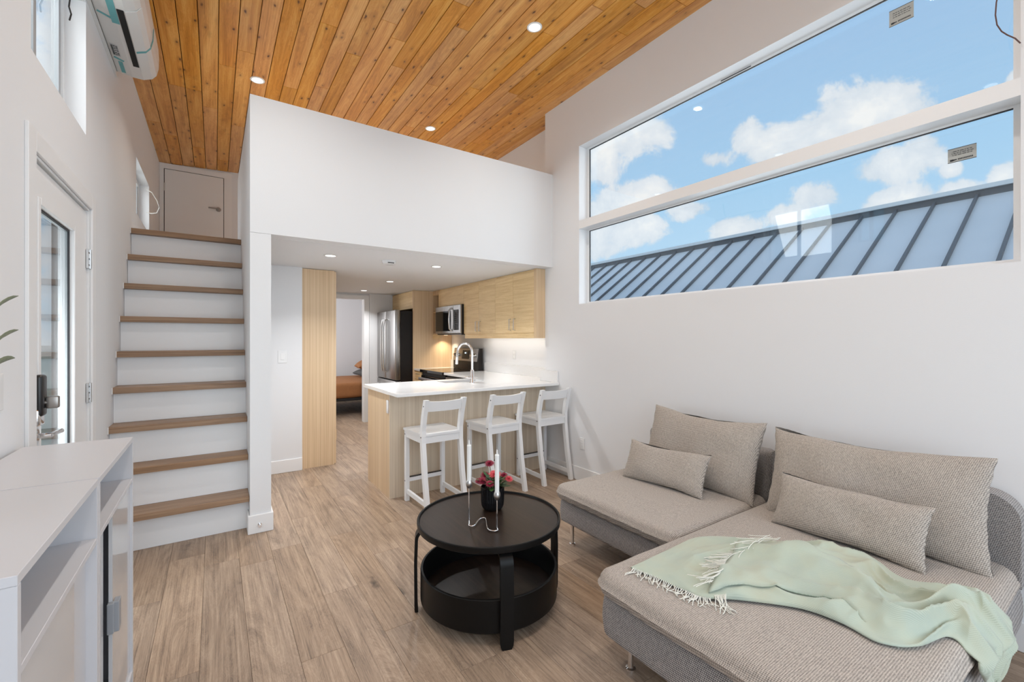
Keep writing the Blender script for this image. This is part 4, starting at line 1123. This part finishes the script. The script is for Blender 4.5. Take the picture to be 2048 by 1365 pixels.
pillow('back_cushion', 'large back cushion on the chaise at the right', (2.70, .845, .650), .90, .49, .18, radians(17), 0, 'cushion_fabric', G, 5, .02, radians(-1.0))
pillow('lumbar_cushion', 'small lumbar cushion leaning on the left back cushion', (2.475, 1.865, .555), .60, .27, .12, radians(24), radians(3), 'cushion_fabric', G, 9, .012)
pillow('lumbar_cushion', 'small lumbar cushion leaning on the right back cushion, beside the green throw', (2.485, .855, .555), .62, .27, .12, radians(24), radians(-2), 'cushion_fabric', G, 13, .004)

# ---------------------------------------------------------------- throw
TT = [(1.450, 1.256, 0), (1.692, 1.269, 0), (1.950, 1.261, 0), (2.115, 1.131, 0), (2.236, 0.973, 0), (2.322, 0.873, 0), (2.378, 0.723, 0), (2.286, 0.597, 0), (2.345, 0.491, 0), (2.410, 0.394, 0), (2.364, 0.321, 0), (2.181, 0.234, 0)]
TBm = [(1.451, 1.252, 0), (1.473, 1.152, 0), (1.486, 1.024, 0), (1.504, 0.956, 0), (1.596, 0.872, 0), (1.719, 0.724, 0), (1.747, 0.599, 0), (1.744, 0.504, 0), (1.821, 0.433, 0), (1.976, 0.390, 0), (1.976, 0.323, 0), (2.059, 0.246, 0)]
def lerp(a, b, f): return a+(b-a)*f
def catmull(L, s):
    n = len(L); s = max(0, min(n-1.0001, s)); i = int(s); f = s-i
    p0, p1, p2, p3 = (Vector(L[max(0, min(n-1, i+k))]) for k in (-1, 0, 1, 2))
    return .5*((2*p1)+(-p0+p2)*f+(2*p0-5*p1+4*p2-p3)*f*f+(-p0+3*p1-3*p2+p3)*f**3)
def throw_point(s, tt):
    a = catmull(TT, s); b = catmull(TBm, s); p = a.lerp(b, tt)
    ramp = min(1, max(0, (s-1.0)/3.6))
    env = max(0, sin(pi*min(max(tt, 0), 1)))**.45
    def ridge(a, b, c, k, e):
        return max(0, 1-abs(mnoise.noise(Vector((a, b, c))))*k)**e
    tl = tt+.10*sin(s*.9)+.05*sin(s*2.1+1)
    z = .010+ramp*env*(.058*ridge(s*.28, tl*2.3, 1.3, 2.3, 1.6)+.034*ridge(s*.5+3, tl*4.2-s*.18, 5.1, 2.4, 2.0)+.014*ridge(s*1.0, tl*8.0+s*.3, 9.7, 2.2, 2.0))
    z += env*(.004+.004*mnoise.noise(Vector((s*1.3, tt*3, 3))))
    return p, z
SEAT = .424
def seat_z(x, y):
    u = (x-2.096)/.766; v = (y-.855)/.51
    f = max(abs(u), abs(v)); base = SEAT+.014*max(0, 1-min(1, f)**2)
    d = min(x-1.330, y-.345)
    if d < .046: base -= .046-math.sqrt(max(0, .046**2-(.046-max(d, 0))**2))
    return base
def throw_world(s, tt, lift=0):
    p, z = throw_point(s, tt)
    x, y = p.x, p.y
    if y < .352:
        drop = .352-y
        return Vector((x, .340-.012-z*.5-lift*.4, seat_z(x, .36)-.02-drop*1.0+lift))
    zz = seat_z(x, y)+z+lift
    if y < .42: zz -= (.42-y)**2*1.5
    return Vector((x, y, zz))
t = thing('throw_blanket', 'pale green fringed throw spread rumpled across the chaise', 'blanket', (2.0, .8, .43))
mb = MB(); ns, nt_ = 220, 84; P = []; F = []
for i in range(ns+1):
    for j in range(nt_+1): P.append(throw_world(11*i/ns, j/nt_))
for i in range(ns):
    for j in range(nt_):
        a = i*(nt_+1)+j; F.append((a, a+1, a+nt_+2, a+nt_+1))
mb.poly(P, F); cl_ = mb.build('cloth', 'throw', t, sm=180)
so = cl_.modifiers.new('thickness', 'SOLIDIFY'); so.thickness = .006; so.offset = -1
# second fold lying on top of the left part
mb = MB(); P = []; F = []; a_, b_ = 40, 14
for i in range(a_+1):
    s = 3.1+4.4*i/a_
    for j in range(b_+1):
        q = j/b_; tt = lerp(.98-.10*sin(i/a_*pi), .28+.30*(i/a_), q)
        p = throw_world(s, tt); 
        fe = 1-(i/a_)**2
        p.z += .012*fe-.010*(1-fe)+.016*fe*sin(pi*q)
        if i in (0,) : p.z -= .004
        P.append(p)
for i in range(a_):
    for j in range(b_):
        a = i*(b_+1)+j; F.append((a, a+1, a+b_+2, a+b_+1))
mb.poly(P, F); c2 = mb.build('folded_layer', 'throw', t, sm=180)
so = c2.modifiers.new('thickness', 'SOLIDIFY'); so.thickness = .006; so.offset = -1
random.seed(11)
mb = MB()
def strand(p, d, L, curl, seg=6):
    pts = [p.copy()]; ang = math.atan2(d.y, d.x); q = p.copy()
    for k in range(seg):
        ang += curl/seg+random.uniform(-.12, .12); q = q+Vector((cos(ang), sin(ang), 0))*(L/seg)
        zt = max(seat_z(q.x, q.y)+.004, q.z-.006); q.z = zt+random.uniform(0, .0015)
        pts.append(q.copy())
    mb.tube(pts, .0016, 4, False)
for k in range(58):                                   # along the front edge
    s = .1+3.1*k/57; p = throw_world(s, 1.0); p.z += .004
    q = throw_world(min(11, s+.1), 1.0); tg = (q-p); nrm = Vector((tg.y, -tg.x, 0)).normalized()
    if nrm.x > 0: nrm = -nrm
    strand(p, Vector((nrm.x+random.uniform(-.35, .35), nrm.y+random.uniform(-.5, .35), 0)), random.uniform(.03, .06), random.uniform(-1.6, 1.6))
for k in range(12):
    p = throw_world(3.3+.03*k, .98); strand(p, Vector((-.6-random.random()*.3, -.8, 0)), random.uniform(.06, .1), random.uniform(-.9, .9))
for k in range(74):                                   # along the folded layer's free end, lying on the lower layer
    q = k/73; s = 3.05+.10*sin(q*9)+.9*max(0, q-.55)*1.8; tt = lerp(.93, .20, q)
    p = throw_world(s+.10, tt); p.z += .026
    dirv = throw_world(s-.5, tt+.02)-throw_world(s, tt); dirv.z = 0
    a0 = math.atan2(dirv.y, dirv.x)+random.uniform(-.55, .55); L = random.uniform(.06, .10)
    pts = [p]; c = p.copy(); cur = random.uniform(-.9, .9)
    for m_ in range(6):
        a0 += cur/6; c = c+Vector((cos(a0), sin(a0), 0))*L/6; c.z = max(c.z-.003, seat_z(c.x, c.y)+.030-.001*m_); pts.append(c.copy())
    mb.tube(pts, .0016, 4, False)
mb.build('fringe', 'fringe', t, kind='stuff')

# ================================================================ GREY CABINETS
def grey_cab(y0, y1, label, left_slide):
    x0, x1, z1 = XL+.016, -.274, 1.005
    t = thing('grey_cabinet', label, 'cabinet', ((x0+x1)/2, (y0+y1)/2, 0), group='grey sideboard units')
    th = .018
    MB().box(x0, x1, y0, y1, z1-th, z1, .001, 1).build('top', 'cabinet_grey', t)
    MB().box(x0, x1, y0, y0+th, .0, z1-th-.0003, .001, 1).build('side_panel', 'cabinet_grey', t)
    MB().box(x0, x1, y1-th, y1, .0, z1-th-.0003, .001, 1).build('side_panel', 'cabinet_grey', t)
    MB().box(x0, x0+.01, y0+th, y1-th, .06, z1-th).build('back_panel', 'cabinet_grey', t)
    MB().box(x0+.01, x1-.001, y0+th, y1-th, .826, .842, .001, 1).build('shelf', 'cabinet_grey', t)
    MB().box(x0+.01, x1-.001, y0+th, y1-th, .05, .068).build('bottom', 'cabinet_grey', t)
    MB().box(x0+.012, x1-.08, y0+th+.001, y1-th-.001, .07, .825).build('inner_box', 'dark_gap', t) if False else None
    ym = (y0+y1)/2
    if left_slide:
        MB().box(x1-.018, x1-.008, y0+th, ym+.09, .069, .825).build('sliding_door', 'cabinet_grey_gloss', t)
        MB().box(x1-.034, x1-.024, ym-.05, y1-th, .069, .825).build('sliding_door', 'cabinet_grey', t)
    else:
        MB().box(x1-.034, x1-.024, y0+th, y0+th+.19, .069, .825).build('sliding_door', 'cabinet_grey_gloss', t)
        d = MB().box(x1-.018, x1-.008, y0+th+.235, y1-th, .069, .825).build('sliding_door', 'cabinet_grey_gloss', t)
        MB().box(x1-.020, x1-.002, y0+th+.215, y0+th+.238, .43, .53, .002, 1).box(x1-.006, x1+.010, y0+th+.225, y0+th+.265, .43, .53, .002, 1).build('handle', 'handle_grey', d)
    for y in (y0+.05, y1-.05):
        MB().box(x1-.06, x1-.02, y-.02, y+.02, 0, .05).build('foot', 'handle_grey', t)
grey_cab(1.073, 1.694, 'grey sideboard unit nearest the camera, doors closed under an open top slot', True)
grey_cab(1.700, 2.334, 'grey sideboard unit nearest the stairs, sliding door ajar with grey clip handle', False)

# potted plant at the frame's edge
t = thing('leafy_plant', 'potted plant with long pointed green leaves reaching in at the left edge', 'potted plant', (-.46, 1.36, 1.005))
MB().lathe((-.46, 1.36), [(0, 1.0055), (.045, 1.0055), (.06, 1.12), (.056, 1.12), (.05, 1.03), (0, 1.03)], 32).build('pot', 'gloss_white', t, sm=40)
MB().lathe((-.46, 1.36), [(0, 1.105), (.055, 1.105)], 24).build('soil', 'soil', t)
def leaf(p0, p1, p2, w):
    p0, p1, p2 = map(Vector, (p0, p1, p2)); n = 14; P = []; F = []
    for i in range(n+1):
        f = i/n; p = p0*(1-f)**2+p1*2*f*(1-f)+p2*f*f
        tg = ((p1-p0)*(1-f)+(p2-p1)*f).normalized(); side = tg.cross(Vector((0, 0, 1))).normalized(); up = side.cross(tg)
        ww = w*(sin(pi*min(1, f**.8))**.8)*.5*(1 if f < .97 else .3)+.0008
        side = (side*.55+up*.83).normalized()
        P += [p-side*ww, p+tg.cross(side)*ww*.18, p+side*ww]
    for i in range(n): F += [(3*i, 3*i+1, 3*i+4, 3*i+3), (3*i+1, 3*i+2, 3*i+5, 3*i+4)]
    o = MB().poly(P, F).build('leaf', 'leaf_long', t, sm=60)
    m_ = o.modifiers.new('t', 'SOLIDIFY'); m_.thickness = .0012
c = (-.46, 1.36, 1.11)
leaf(c, (-.48, 1.50, 1.47), (-.5, 1.963, 1.533), .058)
leaf(c, (-.48, 1.55, 1.40), (-.5, 1.963, 1.429), .055)
leaf(c, (-.48, 1.58, 1.36), (-.5, 1.935, 1.344), .052)
leaf(c, (-.50, 1.20, 1.5), (-.52, 1.0, 1.6), .034)

# ================================================================ BEDROOM
t = thing('bed', 'low bed under a rust brown cover seen through the bedroom doorway', 'bed', (2.0, 9.3, 0))
MB().slab(1.05, 3.2, 8.32, 10.1, .33, .60, .06, .1, .02, wob=.02).build('cover', 'terracotta', t, sm=60)
MB().box(1.1, 3.2, 8.36, 10.1, .27, .33, .01, 1).build('frame', 'black_plastic', t)
for x, y in ((1.2, 8.42), (2.4, 8.42), (3.1, 8.42), (1.2, 10.0), (3.1, 10.0)):
    MB().box(x-.025, x+.025, y-.025, y+.025, 0, .27).build('leg', 'black_plastic', t)
pillow('pillow', 'grey pillow lying on the bed under the rust one', (2.70, 9.35, .73), .62, .50, .17, radians(80), radians(8), 'pillow_grey', 'pillows on the bed', 3)
pillow('pillow', 'rust brown pillow on top of the grey one on the bed', (2.68, 9.35, .90), .62, .52, .17, radians(74), radians(-6), 'terracotta', 'pillows on the bed', 6)

# ================================================================ OUTSIDE
g = MB().box(-60, 60, -60, 80, -.9, -.8).build('ground', 'ground'); tag(g, kind='structure')
XRD, ZRD, RS = 8.0, 3.235, .685
t = thing('neighbour_house', 'neighbouring house with blue grey standing seam metal roof outside the window', 'building', (7, 4, -.8))
xe = 4.6; ze = ZRD-RS*(XRD-xe)
th = .06
Y0, Y1 = -6.0, 18.0
SP = .395
k = 0; y = 1.317-19*SP
while y < Y1-.1:
    MB().poly([(xe, y+.012, ze), (XRD, y+.012, ZRD), (XRD, y+SP-.012, ZRD), (xe, y+SP-.012, ze), (xe, y+.012, ze-th), (XRD, y+.012, ZRD-th), (XRD, y+SP-.012, ZRD-th), (xe, y+SP-.012, ze-th)],
              [(0, 3, 2, 1), (4, 5, 6, 7), (0, 1, 5, 4), (1, 2, 6, 5), (2, 3, 7, 6), (3, 0, 4, 7)]).build('roof_panel', 'roof_metal', t)
    MB().poly([(xe, y-.013, ze-.02), (XRD, y-.013, ZRD-.02), (XRD, y+.013, ZRD-.02), (xe, y+.013, ze-.02), (xe, y-.013, ze+.05), (XRD, y-.013, ZRD+.05), (XRD, y+.013, ZRD+.05), (xe, y+.013, ze+.05)],
              [(0, 3, 2, 1), (4, 5, 6, 7), (0, 1, 5, 4), (1, 2, 6, 5), (2, 3, 7, 6), (3, 0, 4, 7)]).build('roof_seam', 'roof_seam', t)
    y += SP
MB().box(XRD-.08, XRD-.06, Y0-.5, Y1, ZRD-.06, ZRD+.03).build('ridge_closure', 'roof_seam', t)
MB().box(XRD-.12, XRD+.3, Y0-.5, Y1, ZRD+.031, ZRD+.085).build('ridge_cap', 'roof_ridge', t)
MB().box(xe+.4, XRD+3, Y0+.3, Y1-.3, -.8, ze-.0).build('wall', 'siding', t)
MB().poly([(XRD+.3, Y0, ZRD), (XRD+3.6, Y0, ze), (XRD+3.6, Y1, ze), (XRD+.3, Y1, ZRD), (XRD+.3, Y0, ZRD-.06), (XRD+3.6, Y0, ze-.06), (XRD+3.6, Y1, ze-.06), (XRD+.3, Y1, ZRD-.06)],
          [(0, 1, 2, 3), (7, 6, 5, 4), (0, 4, 5, 1), (1, 5, 6, 2), (2, 6, 7, 3), (3, 7, 4, 0)]).build('rear_roof', 'roof_metal', t)
